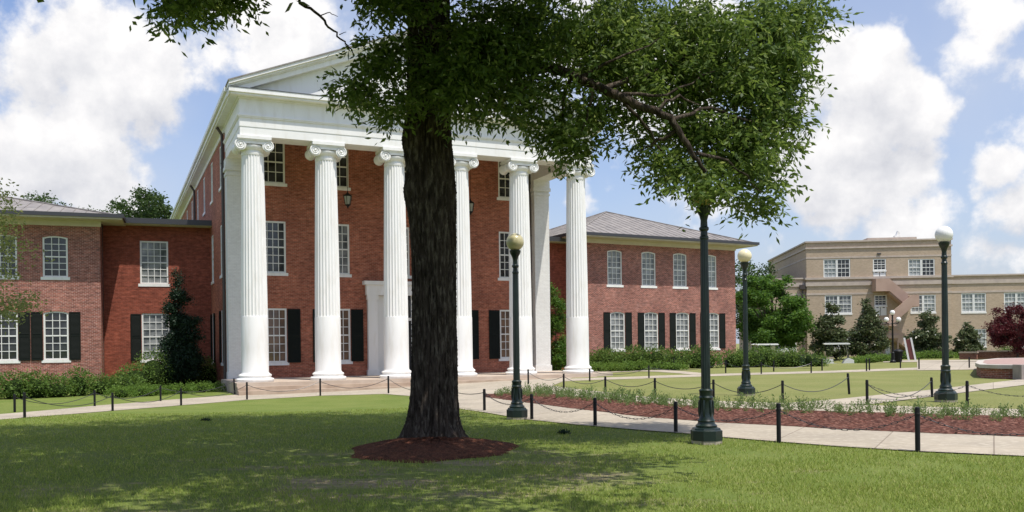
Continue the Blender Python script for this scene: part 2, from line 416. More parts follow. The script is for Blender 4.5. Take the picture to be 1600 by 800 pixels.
# ---- main building frame
YM = .4236
class Frame:
    def __init__(s, o, yaw): s.o = Vector((o[0], o[1], 0)); s.yaw = yaw; s.c, s.s = cos(yaw), sin(yaw)
    def w(s, x, y, z=0): return Vector((s.o.x+x*s.c-y*s.s, s.o.y+x*s.s+y*s.c, z))
FM = Frame((-11.65, 39.876), YM)
W0, W1 = -.62, 17.22        # side planes of the main block
PZ = .163                   # porch floor
def joints(m):
    "saw-cut joints in the concrete, about 1.5 m apart"
    nt = m.node_tree; N = nt.nodes; L = nt.links; b = N['Principled BSDF']
    src = b.inputs['Base Color'].links[0].from_socket
    tc = N.new('ShaderNodeTexCoord'); mp = N.new('ShaderNodeMapping'); mp.inputs['Rotation'].default_value = (0, 0, .5); L.new(tc.outputs['Object'], mp.inputs[0])
    bt = N.new('ShaderNodeTexBrick'); bt.offset = 0; bt.inputs['Scale'].default_value = 1; bt.inputs['Brick Width'].default_value = 1.6; bt.inputs['Row Height'].default_value = 1.9
    bt.inputs['Mortar Size'].default_value = .012; L.new(mp.outputs[0], bt.inputs['Vector'])
    bt.inputs['Color1'].default_value = (1, 1, 1, 1); bt.inputs['Color2'].default_value = (.92, .92, .92, 1); bt.inputs['Mortar'].default_value = (.55, .52, .5, 1)
    x = N.new('ShaderNodeMix'); x.data_type = 'RGBA'; x.blend_type = 'MULTIPLY'; x.inputs[0].default_value = 1
    L.new(src, x.inputs[6]); L.new(bt.outputs['Color'], x.inputs[7]); L.new(x.outputs[2], b.inputs['Base Color'])
joints(M_concrete)
M_mulch = mat('red_brown_mulch', (.12, .047, .033), .95, spec=.1, var=(.048, .020, .015), vscale=8, var2=(.26, .135, .10), v2scale=14, bump=3, bscale=12)
M_mulch2 = mat('pine_straw', (.13, .048, .028), 1, spec=.1, var=(.060, .026, .017), vscale=8, var2=(.21, .095, .055), v2scale=40, bump=2.5, bscale=30)

low_L = [(-260, 690), (-60, 662), (0, 656), (39, 653), (176, 642), (283, 633.5), (386, 625), (500, 618.5), (607, 615.5)]
up_L = [(-260, 672), (-60, 651), (0, 647.5), (150, 634), (251, 626), (375, 616.5), (430, 614), (520, 608), (607, 603)]
strip('path', low_L, up_L, .010, M_concrete)
# forecourt between the lawn and the steps
strip('forecourt', [(600, 616), (640, 619), (700, 634), (722, 640), (757, 645)], [(600, 600), (680, 597), (760, 593), (860, 590), (900, 588)], .014, M_concrete, k=16)
strip('path', [(757, 645.2), (820, 656), (900, 664.5), (1000, 673), (1081, 679), (1126, 684), (1300, 698), (1434, 706.5), (1600, 714), (1900, 730)],
      [(757, 621), (800, 627), (880, 637.5), (1000, 652), (1112, 661), (1230, 667), (1300, 671.6), (1434, 677.5), (1600, 684), (1900, 694)], .018, M_concrete)
strip('mulch_bed', [(757, 621), (800, 627), (880, 637.5), (1000, 652), (1112, 661), (1230, 667), (1300, 671.6), (1434, 677.5), (1600, 684), (1900, 694)],
      [(757, 620), (800, 615), (836, 614), (900, 620), (1000, 629), (1120, 637), (1240, 642), (1430, 647.5), (1600, 652), (1900, 657)], .024, M_mulch, rag=.03, noisez=.07, n=300, k=14)
strip('path', [(757, 620), (800, 615), (836, 614), (900, 620), (1000, 629), (1120, 637), (1240, 642), (1430, 647.5), (1600, 652), (1900, 657)],
      [(757, 606), (800, 600), (836, 599.5), (900, 608), (1000, 619.5), (1094, 626), (1225, 630.2), (1356, 633.5), (1600, 640), (1900, 645)], .010, M_concrete, n=140)
strip('forecourt', [(757, 645), (757, 621), (757, 606)], [(900, 588), (870, 589), (840, 595)], .006, M_concrete, k=12)
strip('path', [(1225, 630.4), (1356, 632.8), (1480, 617), (1600, 602), (1800, 580)], [(1235, 630.0), (1300, 625), (1450, 610), (1600, 592.5), (1800, 571)], .015, M_concrete)
strip('path', [(880, 596), (940, 593.5), (1000, 592), (1140, 587), (1300, 582.6), (1433, 578)], [(880, 592), (940, 590), (1000, 588.4), (1140, 583.8), (1300, 579.4), (1433, 574.5)], .010, M_concrete)
strip('path', [(925, 583), (1000, 580.5), (1060, 583.5), (1095, 587)], [(925, 580), (1000, 577.6), (1075, 581), (1115, 585)], .014, M_concrete)
strip('path', [(1433, 579), (1480, 578.5), (1540, 577.5), (1600, 576.5), (1900, 575)], [(1433, 566), (1480, 566), (1540, 565.5), (1600, 565), (1900, 564)], .018, M_concrete)
strip('path', [(1380, 566.5), (1433, 566), (1600, 564.5), (1900, 563)], [(1380, 563.5), (1433, 563), (1600, 562), (1900, 561)], .022, M_concrete)

# ------------------------------------------------------------------ windows and walls
def arc(x0, x1, z, rise, n=8):
    "points of a segmental arch from x0 to x1 at spring height z"
    w = (x1-x0)/2; c = (x0+x1)/2
    if rise <= 0: return [(x0, z), (x1, z)]
    R = (w*w+rise*rise)/(2*rise); a = math.asin(w/R)
    return [(c+R*sin(-a+2*a*i/n), z-(R-rise)+R*cos(-a+2*a*i/n)) for i in range(n+1)]
WCACHE = {}
rw = random.Random(12)
def window(parent, x, z0, z1, w, y, cols=3, rows=6, rise=0, glassm=None, shutters=(), side=None, sillw=.1, fr=.09, name='window', shw=.6, gl=None, rz=0, twin=False):
    """sash window on the plane y of the building's frame, facing -y. z0 top of sill, z1 crown of the opening"""
    if isinstance(glassm, (list, tuple)): glassm = rw.choice(glassm)
    key = (round(w, 3), round(z1-z0, 3), cols, rows, rise, fr, glassm.name, sillw)
    if key not in WCACHE:
        h = z1-z0; m = MB(); a = arc(-w/2, w/2, h-rise, rise); ai = arc(-w/2+fr, w/2-fr, h-rise-fr*.6, rise*.85)
        # jambs and bottom rail
        m.box(-w/2, -w/2+fr, -.035, .06, 0, h-rise); m.box(w/2-fr, w/2, -.035, .06, 0, h-rise)
        m.box(-w/2+fr, w/2-fr, -.03, .055, 0, fr*.8)
        top = [(px, pz) for px, pz in a]; bot = [(px, pz) for px, pz in ai]
        if rise > 0:
            m.prism_y(top+[(bot[-1][0], bot[-1][1])]+bot[::-1][1:], -.033, .058)
        else: m.box(-w/2+fr, w/2-fr, -.033, .058, h-fr, h)
        zi0, zi1 = fr*.8, h-fr; wi = w-2*fr
        mb = .017
        m.box(-wi/2, wi/2, -.02, .045, (zi0+zi1)/2-.035, (zi0+zi1)/2+.035)     # meeting rail
        for i in range(1, cols):
            xx = -wi/2+wi*i/cols; m.box(xx-mb, xx+mb, -.012, .035, zi0, zi1+(rise*.6 if rise else 0))
        for i in range(1, rows):
            if rows % 2 == 0 and i == rows//2: continue
            zz = zi0+(zi1-zi0)*i/rows; m.box(-wi/2, wi/2, -.0105, .0335, zz-mb, zz+mb)
        p = MB(); p.add([(-w/2+.02, .03, .02)]+[(w/2-.02, .03, .02)]+[(q[0]*.98, .03, q[1]-.02) for q in a[::-1]], [tuple(range(len(a)+2))])
        s = MB(); s.box(-w/2-sillw, w/2+sillw, -.10, .05, -.16, -.001)
        WCACHE[key] = (m.mesh('window', M_frame), p.mesh('pane', glassm), s.mesh('sill', M_white))
    a, b, c = WCACHE[key]
    if side is None: loc, r = (x, y, z0), rz
    else: loc, r = (y, x, z0), -pi/2          # on the left side wall: x is the depth
    f = inst(name, a, parent, loc, r); inst('pane', b, f); inst('sill', c, f)
    for sgn in shutters:
        kk = ('sh', round(z1-z0, 2), round(shw, 2))
        if kk not in WCACHE:
            h = z1-z0; m = MB(); t = .05
            m.box(-shw/2, shw/2, -.01, .01, 0, h)
            for xx in (-shw/2, shw/2-.07): m.box(xx, xx+.07, -.03, -.0105, 0, h)
            for zz in (0, h*.48, h-.1): m.box(-shw/2+.071, shw/2-.071, -.028, -.0108, zz, zz+.1)
            k = int((h-.3)/.06)
            for i in range(k):
                zz = .12+i*(h-.24)/k
                if abs(zz-h*.48-.05) < .07: continue
                m.prism_x([(-.012, zz), (-.026, zz+.008), (-.026, zz+.02), (-.012, zz+.045)], -shw/2+.072, shw/2-.072)
            WCACHE[kk] = m.mesh('shutter', M_shutter)
        off = sgn*(w/2+shw/2+.03)
        l2 = (x+off, y-.09, z0-.03) if side is None else (y-.09, x-off, z0-.03)
        inst('shutter', WCACHE[kk], parent, l2, r)
    return f

def wall_grid(m, x0, x1, z0, z1, y, holes, thick=.14, axis_y=False, arch=None):
    """front skin of a wall on plane y with openings; each opening has reveals. holes: (xa, xb, za, zb, rise)"""
    xs = sorted(set([x0, x1]+[h[0] for h in holes]+[h[1] for h in holes])); zs = sorted(set([z0, z1]+[h[2] for h in holes]+[h[3] for h in holes]))
    P = (lambda a, d, z: (d, a, z)) if axis_y else (lambda a, d, z: (a, d, z))
    for i in range(len(xs)-1):
        for j in range(len(zs)-1):
            cx, cz = (xs[i]+xs[i+1])/2, (zs[j]+zs[j+1])/2
            if any(h[0] < cx < h[1] and h[2] < cz < h[3] for h in holes): continue
            q = [P(xs[i], y, zs[j]), P(xs[i+1], y, zs[j]), P(xs[i+1], y, zs[j+1]), P(xs[i], y, zs[j+1])]
            m.add(q if not axis_y else q[::-1], [(0, 1, 2, 3)])
    for xa, xb, za, zb, rise in holes:
        t = y+thick
        top = arc(xa, xb, zb-rise, rise)
        m.add([P(xa, y, za), P(xa, t, za), P(xa, t, zb-rise), P(xa, y, zb-rise)], [(0, 1, 2, 3)])
        m.add([P(xb, y, za), P(xb, t, za), P(xb, t, zb-rise), P(xb, y, zb-rise)], [(3, 2, 1, 0)])
        m.add([P(xa, y, za), P(xb, y, za), P(xb, t, za), P(xa, t, za)], [(0, 1, 2, 3)])
        for a, b in zip(top[:-1], top[1:]):
            m.add([P(a[0], y, a[1]), P(b[0], y, b[1]), P(b[0], t, b[1]), P(a[0], t, a[1])], [(3, 2, 1, 0)])
            if rise: m.add([P(a[0], y, a[1]), P(b[0], y, b[1]), P(b[0], y, zb), P(a[0], y, zb)], [(0, 1, 2, 3)])
    return m

# ------------------------------------------------------------------ the main building
main = empty('portico_building', FM.w(0, 0, 0), YM, 'three storey red brick building with a white six column temple portico', 'building')
BASEZ = -.45
bays = [1.66+3.32*k for k in range(5)]
BY = 5.0                    # plane of the front wall
holes = []
for k, x in enumerate(bays):
    holes.append((x-.65, x+.65, 10.15, 12.35, 0)); holes.append((x-.65, x+.65, 5.55, 8.2, 0))
    if k != 2: holes.append((x-.65, x+.65, .95, 3.72, 0))
holes.append((bays[2]-1.3, bays[2]+1.3, PZ, 4.6, 0))
m = MB(); wall_grid(m, W0, W1, BASEZ, 12.84, BY, holes)
sy = [7.2+4.7*k for k in range(9)]
sh_ = []
for k, yy in enumerate(sy):
    for (a, b) in ((10.15, 12.35), (5.55, 8.2), (.95, 3.72)): sh_.append((yy-.55, yy+.55, a, b, 0))
wall_grid(m, BY, 52, BASEZ, 12.84, W0, sh_, axis_y=True)
m.add([(W1, BY, BASEZ), (W1, 52, BASEZ), (W1, 52, 12.84), (W1, BY, 12.84)], [(0, 1, 2, 3)])
m.add([(W0, 52, BASEZ), (W1, 52, BASEZ), (W1, 52, 12.84), (W0, 52, 12.84)], [(3, 2, 1, 0)])
m.build('wall', M_brickA, main)
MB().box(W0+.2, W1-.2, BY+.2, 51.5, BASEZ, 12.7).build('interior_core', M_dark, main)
gm = {0: M_glassT, 1: M_glassD, 2: M_glassD}
for k, x in enumerate(bays):
    window(main, x, 10.15, 12.35, 1.3, BY+.05, 3, 4, glassm=M_glassD)
    window(main, x, 5.55, 8.2, 1.3, BY+.05, 4, 6, glassm=M_glassD if k % 2 == 0 else M_glassG)
    if k != 2: window(main, x, .95, 3.72, 1.3, BY+.05, 4, 6, glassm=M_glassT, shutters=(-1, 1), shw=.66)
for yy in sy:
    window(main, yy, 10.15, 12.35, 1.1, W0+.05, 3, 4, glassm=M_glassG, side=1)
    window(main, yy, 5.55, 8.2, 1.1, W0+.05, 3, 6, glassm=M_glassG, side=1)
    window(main, yy, .95, 3.72, 1.1, W0+.05, 3, 6, glassm=M_glassG, side=1, shutters=(-1, 1), shw=.5)
# entrance: pilasters, entablature, panelled double door with sidelights and transom
dx = bays[2]
m = MB()
for s in (-1, 1):
    c = dx+s*1.5
    m.box(c-.26, c+.26, BY-.25, BY+.05, PZ, 4.35); m.box(c-.31, c+.31, BY-.30, BY+.04, PZ, PZ+.3); m.box(c-.30, c+.30, BY-.29, BY+.04, 4.2, 4.45)
m.box(dx-1.85, dx+1.85, BY-.30, BY+.06, 4.452, 5.0); m.box(dx-2.0, dx+2.0, BY-.42, BY+.06, 5.002, 5.2)
m.build('door_surround', M_white, main)
m = MB(); m.box(dx-1.24, dx-.72, BY+.04, BY+.10, PZ, 4.44); m.box(dx+.72, dx+1.24, BY+.04, BY+.10, PZ, 4.44); m.box(dx-.72, dx+.72, BY+.04, BY+.10, 3.1, 3.25)
m.build('door_frame', M_frame, main)
m = MB()
for a in (-.71, .01):
    m.box(dx+a, dx+a+.7, BY+.06, BY+.12, PZ+.01, 3.09)
    for z in (.35, 1.5, 2.3): m.box(dx+a+.12, dx+a+.58, BY+.045, BY+.059, z, z+.6 if z > 1 else z+.95)
d_ = m.build('door', M_dark, main)
MB().box(dx-.02, dx+.02, BY-.01, BY+.044, 1.2, 1.4).build('handle', mat('brass', (.5, .35, .12), .3, metal=1), d_)
MB().box(dx-.71, dx+.71, BY+.07, BY+.09, 3.26, 4.43).build('transom_pane', M_glassD, main)

# porch floor and steps
m = MB()
m.box(-.95, 18.05, -1.15, BY-.005, BASEZ, PZ)
m.build('porch_floor', M_stone, main)
M_step = mat('sandstone_steps', (.47, .37, .28), .85, var=(.36, .27, .20), vscale=1.6, bump=.3)
m = MB()
m.box(-.95, 18.4, -1.50, -1.152, BASEZ, PZ-.165); m.box(-.95, 18.75, -1.85, -1.502, BASEZ, PZ-.33)
m.box(18.052, 18.4, -1.15, BY-.5, BASEZ, PZ-.166); m.box(18.402, 18.75, -1.50, BY-.5, BASEZ, PZ-.331)
m.build('steps', M_step, main)

# columns
def column_meshes():
    N_ = 96
    def fl(z, k):
        q = abs(sin(pi*(k % 4)/4)) if True else 0
        return 1-.075*q
    s = MB()
    s.lathe([(.63, .36), (.60, .46), (.598, 1.5), (.592, 2.9), (.583, 2.95)], 48)
    n0 = 2.9; prof = []
    for i in range(13):
        t = i/12; prof.append((.582-.095*(t**1.35), n0+(10.25-n0)*t))
    s.lathe([(prof[0][0]*.93, 2.86)]+prof, N_, flute=fl)
    s.lathe([(.487, 10.2), (.50, 10.25), (.50, 10.32), (.475, 10.34), (.475, 10.42)], 48)
    shaft = s.mesh('column', M_white, True, 25)
    b = MB(); b.lathe([(.80, 0), (.83, .04), (.83, .12), (.79, .16), (.70, .18), (.68, .22), (.72, .25), (.73, .30), (.69, .345), (.64, .37), (.63, .40)], 48)
    base = b.mesh('base', M_white, True, 40)
    c = MB()
    c.lathe([(.47, 10.40), (.55, 10.47), (.60, 10.55), (.60, 10.62)], 32)        # echinus
    c.box(-.62, .62, -.60, .60, 10.66, 10.80)                                     # cushion between the scrolls
    c.box(-.68, .68, -.64, .64, 10.80, 10.86); c.box(-.74, .74, -.69, .69, 10.86, 11.0)
    for sx in (-1, 1):
        cx, cz = sx*.60, 10.60
        # bolster: turned along y, waisted in the middle
        prof = [(.255, -.60), (.26, -.56), (.235, -.5), (.20, -.25), (.19, -.06), (.215, -.05), (.215, .05), (.19, .06), (.20, .25), (.235, .5), (.26, .56), (.255, .60)]
        t = MB(); t.lathe(prof, 28); c.add([(cx+v[0], v[2], cz+v[1]) for v in t.v], [tuple(reversed(f)) for f in t.f])
        for sy_ in (-1, 1):
            pts = []
            for i in range(49):
                a = i/48*2*pi*2.3; r = .235*(1-i/48*.86)
                pts.append((cx+sx*r*cos(a-pi/2)*1, sy_*.61, cz-r*sin(a-pi/2)*1))
            c.tube(pts, [.030*(1-.5*i/48) for i in range(49)], 6)
            e = MB(); e.sphere((0, 0, 0), .05, 10, 6); c.add([(cx+v[0], sy_*.61+v[1], cz+v[2]) for v in e.v], e.f)
    cap = c.mesh('capital', M_white, True, 35)
    return shaft, base, cap
cs, cb, cc = column_meshes()
for k in range(6):
    col = inst('column', cs, main, (3.32*k, 0, PZ)); inst('base', cb, col); inst('capital', cc, col)
# square corner piers against the wall
for x0 in (W0+.0, W1-.9):
    m = MB(); m.box(x0-.02, x0+.92, BY-.55, BY+.30, PZ, 10.55)
    m.box(x0-.07, x0+.97, BY-.60, BY+.02, PZ+.001, PZ+.35)
    m.box(x0-.06, x0+.96, BY-.59, BY+.31, 10.30, 10.45); m.box(x0-.10, x0+1.0, BY-.63, BY+.33, 10.55, 10.75); m.box(x0-.06, x0+.96, BY-.59, BY+.31, 10.751, 11.16)
    m.build('pier', M_whitebrick, main)
# entablature: architrave (two fasciae), frieze, cornice
AZ = PZ+11.0
def beam(m, z0, z1, o):
    "beam that runs round the three open sides, its outer face o outside the wall planes"
    m.box(W0-o, W1+o, -.62-o, .50, z0, z1)
    m.box(W0-o, W0+.95, .50, BY+.1, z0, z1); m.box(W1-.95, W1+o, .50, BY+.1, z0, z1)
m = MB()
beam(m, AZ, AZ+.40, 0); beam(m, AZ+.40, AZ+.80, .02); beam(m, AZ+.80, AZ+.86, .07); beam(m, AZ+.86, AZ+.91, .10)
beam(m, AZ+.91, AZ+1.62, .01); beam(m, AZ+1.62, AZ+1.70, .07)
m.build('entablature', M_white, main)
MB().box(W0+.95, W1-.95, .5, BY, AZ+1.25, AZ+1.35).build('porch_ceiling', M_ceiling, main)
CZ = AZ+1.70                                  # underside of the cornice, 13.42
EZ = CZ+.27                                   # eave line
m = MB()
m.box(W0-.42, W1+.42, -1.02, .2, CZ, CZ+.09); m.box(W0-.50, W1+.50, -1.10, .2, CZ+.09, CZ+.27)
for s, xx in ((-1, W0), (1, W1)):
    a, b = sorted((xx+s*.42, xx-s*.1)); m.box(a, b, .2, 52.4, CZ, CZ+.09)
    a, b = sorted((xx+s*.50, xx-s*.1)); m.box(a, b, .2, 52.4, CZ+.09, CZ+.27)
    a, b = sorted((xx+s*.06, xx-s*.05)); m.box(a, b, BY+.1, 52.1, CZ-.30, CZ)
m.build('cornice', M_white, main)
MB().box(W0-.52, W1+.52, -1.12, -.4, CZ+.272, CZ+.295).build('flashing', M_gutter, main)
XC = (W0+W1)/2; HW = (W1-W0)/2+.50; SL = .395
m = MB()
m.prism_y([(W0+.0, EZ+.03), (W1-.0, EZ+.03), (XC, EZ+.03+SL*(W1-W0)/2)], -.55, -.35); m.build('tympanum', M_white, main)
m = MB()
def rake(t0, t1, y0, y1):
    "raking moulding on both slopes; t = height above the eave line"
    for s in (-1, 1):
        x0 = XC+s*HW; x1 = XC
        m.prism_y([(x0, EZ+t0), (x0, EZ+t1), (x1, EZ+t1+SL*HW), (x1, EZ+t0+SL*HW)] if s < 0 else [(x0, EZ+t1), (x0, EZ+t0), (x1, EZ+t0+SL*HW), (x1, EZ+t1+SL*HW)], y0, y1)
rake(-.26, -.02, -.88, -.2); rake(.03, .12, -1.02, -.2); rake(-.02, .03, -.95, -.2)
rake(.12, .27, -1.12, -.2)
m.build('raking_cornice', M_white, main)
m = MB()
for s in (-1, 1):
    x0 = XC+s*(HW+.04)
    pts = [(x0, EZ+.24), (x0, EZ+.30), (XC, EZ+.30+SL*HW), (XC, EZ+.24+SL*HW)]
    m.prism_y(pts if s < 0 else pts[::-1], -1.16, 52.6)
m.build('roof', M_roof, main)
m = MB()
for s in (-1, 1):
    a, b = sorted((XC+s*(HW-.02), XC+s*(HW+.10))); m.box(a, b, -.18, 52.6, EZ+.02, EZ+.22)
m.build('gutter', M_white, main)
for xx, y0, r in ((W0-.11, BY+.35, .075), (W1-1.02, BY-.13, .06), (W0-.11, BY+17.5, .075)):
    m = MB(); m.tube([(xx, y0, BASEZ+.1), (xx, y0, 12.1), (xx-.02, y0, 12.5), (xx-.25 if xx < 5 else xx, y0, 12.84)], r, 8)
    for z in (2, 5, 8, 11): m.lathe([(r+.02, z), (r+.02, z+.06)], 8, (xx, y0))
    m.build('downspout', M_pipe, main)

# hanging lanterns
def lantern(x, label):
    L0 = empty('hanging_lantern', FM.w(x, 2.6, 9.1), YM, label, 'lantern', 'lanterns hanging in the portico')
    m = MB(); m.tube([(0, 0, .38), (0, 0, AZ+1.25-9.1)], .012, 6)
    m.lathe([(.05, .36), (.03, .40), (.03, .44)], 8)
    m.build('rod', M_black, L0)
    m = MB(); m.lathe([(.03, .36), (.10, .30), (.22, .22), (.24, .18), (.20, .17)], 6)
    m.lathe([(.02, -.42), (.05, -.38), (.05, -.34), (.13, -.28), (.14, -.24)], 6)
    for k in range(6):
        a = 2*pi*k/6; m.tube([(.135*cos(a), .135*sin(a), -.25), (.21*cos(a), .21*sin(a), .18)], .014, 4)
    m.build('frame', M_black, L0)
    MB().lathe([(.115, -.24), (.185, .17)], 6).build('glass', mat('lantern_glass', (.35, .34, .30), .1, spec=.8), L0)
lantern(bays[1], 'black lantern hanging in the portico between the second and third columns from the left')
lantern(bays[3], 'black lantern hanging in the portico just right of the oak trunk, by the fourth column')

# ------------------------------------------------------------------ links and wings
def hip_roof(parent, x0, x1, y0, y1, z, slope):
    "eave rectangle, hipped, ridge along y; standing seams modelled as ribs"
    hw = (x1-x0)/2; c = (x0+x1)/2; h = hw*slope
    A, B, C, D = (x0, y0, z), (x1, y0, z), (x1, y1, z), (x0, y1, z); R0, R1 = (c, y0+hw, z+h), (c, y1-hw, z+h)
    m = MB(); m.add([A, B, C, D, R0, R1], [(0, 1, 4), (1, 2, 5, 4), (2, 3, 5), (3, 0, 4, 5), (3, 2, 1, 0)])
    n = int((x1-x0)/.62)
    for i in range(1, n):                      # front hip seams
        x = x0+(x1-x0)*i/n; d = hw-abs(x-c)
        m.tube([(x, y0, z+.015), (x, y0+d, z+.015+d*slope)], .022, 4)
    k = int((y1-y0)/.62)
    for i in range(1, k):
        y = y0+(y1-y0)*i/k; d = min(hw, y-y0, y1-y)
        for s, xe in ((1, x0), (-1, x1)): m.tube([(xe, y, z+.015), (xe+s*d, y, z+.015+d*slope)], .022, 4)
    for a, b in ((A, R0), (B, R0), (C, R1), (D, R1), (R0, R1)): m.tube([(a[0], a[1], a[2]+.03), (b[0], b[1], b[2]+.03)], .05, 5)
    return m.build('roof', M_roof, parent)
def ux(fr, px):
    'local x on the front plane of a frame seen at photo column px'
    k = (px-800)/F
    return (k*fr.o.y-fr.o.x)/(fr.c-k*fr.s)
def wing(name, org, yaw, label, x0, x1, depth, wins_up, wins_lo, ztop, brickm, zu, zl, w=1.2, cols=3, rows=6, gl=(M_glassD, M_glassD), rise=.12, oh=1.2, roof=True, sh=.55, rs=.37):
    e = empty(name, (org[0], org[1], 0), yaw, label, 'building')
    hs = [(x-w/2, x+w/2, zu[0], zu[1], rise) for x in wins_up]+[(t[0]-w/2, t[0]+w/2, zl[0], zl[1], rise) for t in wins_lo]
    m = MB(); wall_grid(m, x0, x1, -.6, ztop, 0, hs, .16)
    m.add([(x0, 0, -.6), (x0, depth, -.6), (x0, depth, ztop), (x0, 0, ztop)], [(3, 2, 1, 0)])
    m.add([(x1, 0, -.6), (x1, depth, -.6), (x1, depth, ztop), (x1, 0, ztop)], [(0, 1, 2, 3)])
    m.add([(x0, depth, -.6), (x1, depth, -.6), (x1, depth, ztop), (x0, depth, ztop)], [(3, 2, 1, 0)])
    m.build('wall', brickm, e)
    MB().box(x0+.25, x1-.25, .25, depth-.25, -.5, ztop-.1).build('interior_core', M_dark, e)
    for x in wins_up: window(e, x, zu[0], zu[1], w, .07, cols, rows, rise, gl[0])
    for t in wins_lo: window(e, t[0], zl[0], zl[1], w, .07, cols, rows, rise, gl[1], shutters=t[1], shw=sh)
    if roof:
        m = MB()
        m.box(x0-oh, x1+oh, -oh, depth+oh, ztop+.001, ztop+.14)
        m.box(x0-.06, x1+.06, -.06, 0-.002, ztop-.28, ztop)
        m.build('eave', M_cream, e)
        m = MB(); o = oh+.09
        for a in ((x0-o, x1+o, -o, -oh-.002), (x0-o, x1+o, depth+oh+.002, depth+o), (x0-o, x0-oh-.002, -oh, depth+oh), (x1+oh+.002, x1+o, -oh, depth+oh)):
            m.box(*a, ztop+.08, ztop+.28)
        m.build('gutter', M_gutter, e)
        hip_roof(e, x0-oh, x1+oh, -oh, depth+oh, ztop+.17, rs)
    return e
# left link and wing
YL = .35
SP = FM.w(W0, 13.0)
FLk = Frame((SP.x, SP.y), YL)
lk = wing('link_building', FLk.w(0, 0), YL, 'recessed two storey orange red brick link between the left wing and the portico building', -5.9, .8, 10, [ux(FLk, 242.5)], [(ux(FLk, 244), (-1, 1))], 8.75, M_brickL, (5.45, 7.9), (1.1, 3.75), w=1.5, cols=4, rows=6, gl=(M_glassG, M_glassG), rise=0, roof=False)
m = MB(); m.box(-5.9, .8, -.75, 10, 8.75, 8.9); m.build('eave', M_cream, lk)
m = MB(); m.box(-5.9, .8, -.86, -.752, 8.78, 9.08); m.box(-5.9, .8, -.75, 10, 8.901, 9.06); m.build('roof_edge', M_gutter, lk)
m = MB(); m.tube([(-5.78, -.12, -.4), (-5.78, -.12, 8.4), (-5.75, -.3, 8.6), (-5.75, -.7, 8.75)], .06, 8); m.build('downspout', M_pipe, lk)
FWl = Frame(FLk.w(ux(FLk, 158)+.14, -1.5), YL); ul = [ux(FWl, 88), ux(FWl, 8)]; ul += [ul[1]+(ul[1]-ul[0])*k for k in (1, 2)]
wing('wing_building', FWl.w(0, 0), YL, 'two storey pinkish red brick wing with hipped metal roof at the left edge', -14.5, 0, 13, ul, [(x, (-1, 1)) for x in ul], 8.7, M_brickB,
     (5.65, 7.85), (1.2, 3.8), w=1.22, gl=(M_glassD, M_glassD), rise=.09, rs=.27)
# right link and wing
YR = .50
SPr = FM.w(W1, 13.0)
FRk = Frame((SPr.x, SPr.y), YR)
rk = wing('link_building', FRk.w(0, 0), YR, 'dark red brick link glimpsed between the last column and the right wing', -.8, 6.2, 9, [3], [(3, (-1, 1))], 8.75, M_brickL, (5.7, 8.2), (1.2, 3.8), w=1.4, cols=4, gl=(M_glassG, M_glassG), rise=0, roof=False)
m = MB(); m.box(-.8, 6.2, -.75, 9, 8.75, 8.9); m.build('eave', M_cream, rk)
m = MB(); m.box(-.8, 6.2, -.86, -.752, 8.78, 9.08); m.box(-.8, 6.2, -.75, 9, 8.901, 9.06); m.build('roof_edge', M_gutter, rk)
m = MB(); m.box(3.6, 5.2, 3.0, 4.4, 9.07, 10.9); m.build('chimney', M_cream, rk)
m = MB(); m.box(3.45, 5.35, 2.85, 4.55, 10.901, 11.1); m.box(3.25, 5.55, 2.65, 4.75, 11.101, 11.25); m.build('chimney_cap', M_gutter, rk)
FWr = Frame(FRk.w(6.2, -1.4), YR)
def ux(fr, px):
    "local x on the front plane of a frame seen at photo column px"
    k = (px-800)/F
    return (k*fr.o.y-fr.o.x)/(fr.c-k*fr.s)
up = [ux(FWr, p) for p in (962, 1015, 1064, 1111)]; lo = [ux(FWr, p) for p in (965.5, 1018, 1067, 1114)]
xr = ux(FWr, 1150)
wing('wing_building', FWr.w(0, 0), YR, 'two storey pinkish red brick wing with hipped grey metal roof, right of the portico', 0, xr, 14, up, [(x, (-1, 1)) for x in lo], 9.0, M_brickB,
     (5.85, 8.3), (1.3, 3.95), w=1.25, cols=3, gl=((M_glassW, M_glassG), (M_glassG, M_glassG, M_glassD)), rise=.10)

# ------------------------------------------------------------------ tan brick hall on the right
YT = -.10
FT = Frame((pdir(1261, 500).x*90, 90), YT)
tan_b = empty('hall_building', FT.w(0, 0), YT, 'tan brick three storey hall with zigzag outside staircase, far right', 'building')
def tx(px): return ux(FT, px)
def tz(px, py):
    x = tx(px); w = FT.w(x, 0); return EYE+w.y*pdir(px, py).z
XE = tx(1488)
m = MB()
def pair(px0, px1, y0, y1):
    return (tx(px0), tx(px1), tz(px0, y1), tz(px0, y0))
P_up = [pair(1288, 1330, 405, 434), pair(1420.5, 1462, 405, 431.5)]
P_mid = [pair(1289.5, 1332, 461.5, 490), pair(1423.5, 1463, 461, 488)]
D_up = pair(1365.5, 1386, 404.5, 439); D_mid = pair(1367, 1386.6, 461, 493); D_lo = (tx(1384), tx(1391), .0, 2.4)
P_lo = [pair(1289, 1332, 517, 545), pair(1425, 1463, 517, 545)]
ZM = tz(1370, 433); ZT = tz(1262, 378)
hs = [(a, b, c, d, 0) for a, b, c, d in P_up+P_mid+P_lo+[D_up, D_mid]]
wall_grid(m, 0, XE, -.8, ZT, 0, hs)
for x in (0, XE):
    m.add([(x, 0, -.8), (x, 20, -.8), (x, 20, ZT), (x, 0, ZT)], [(0, 1, 2, 3)] if x else [(3, 2, 1, 0)])
m.add([(0, 20, -.8), (XE, 20, -.8), (XE, 20, ZT), (0, 20, ZT)], [(3, 2, 1, 0)]); m.add([(0, 0, ZT-.3), (XE, 0, ZT-.3), (XE, 20, ZT-.3), (0, 20, ZT-.3)], [(0, 1, 2, 3)])
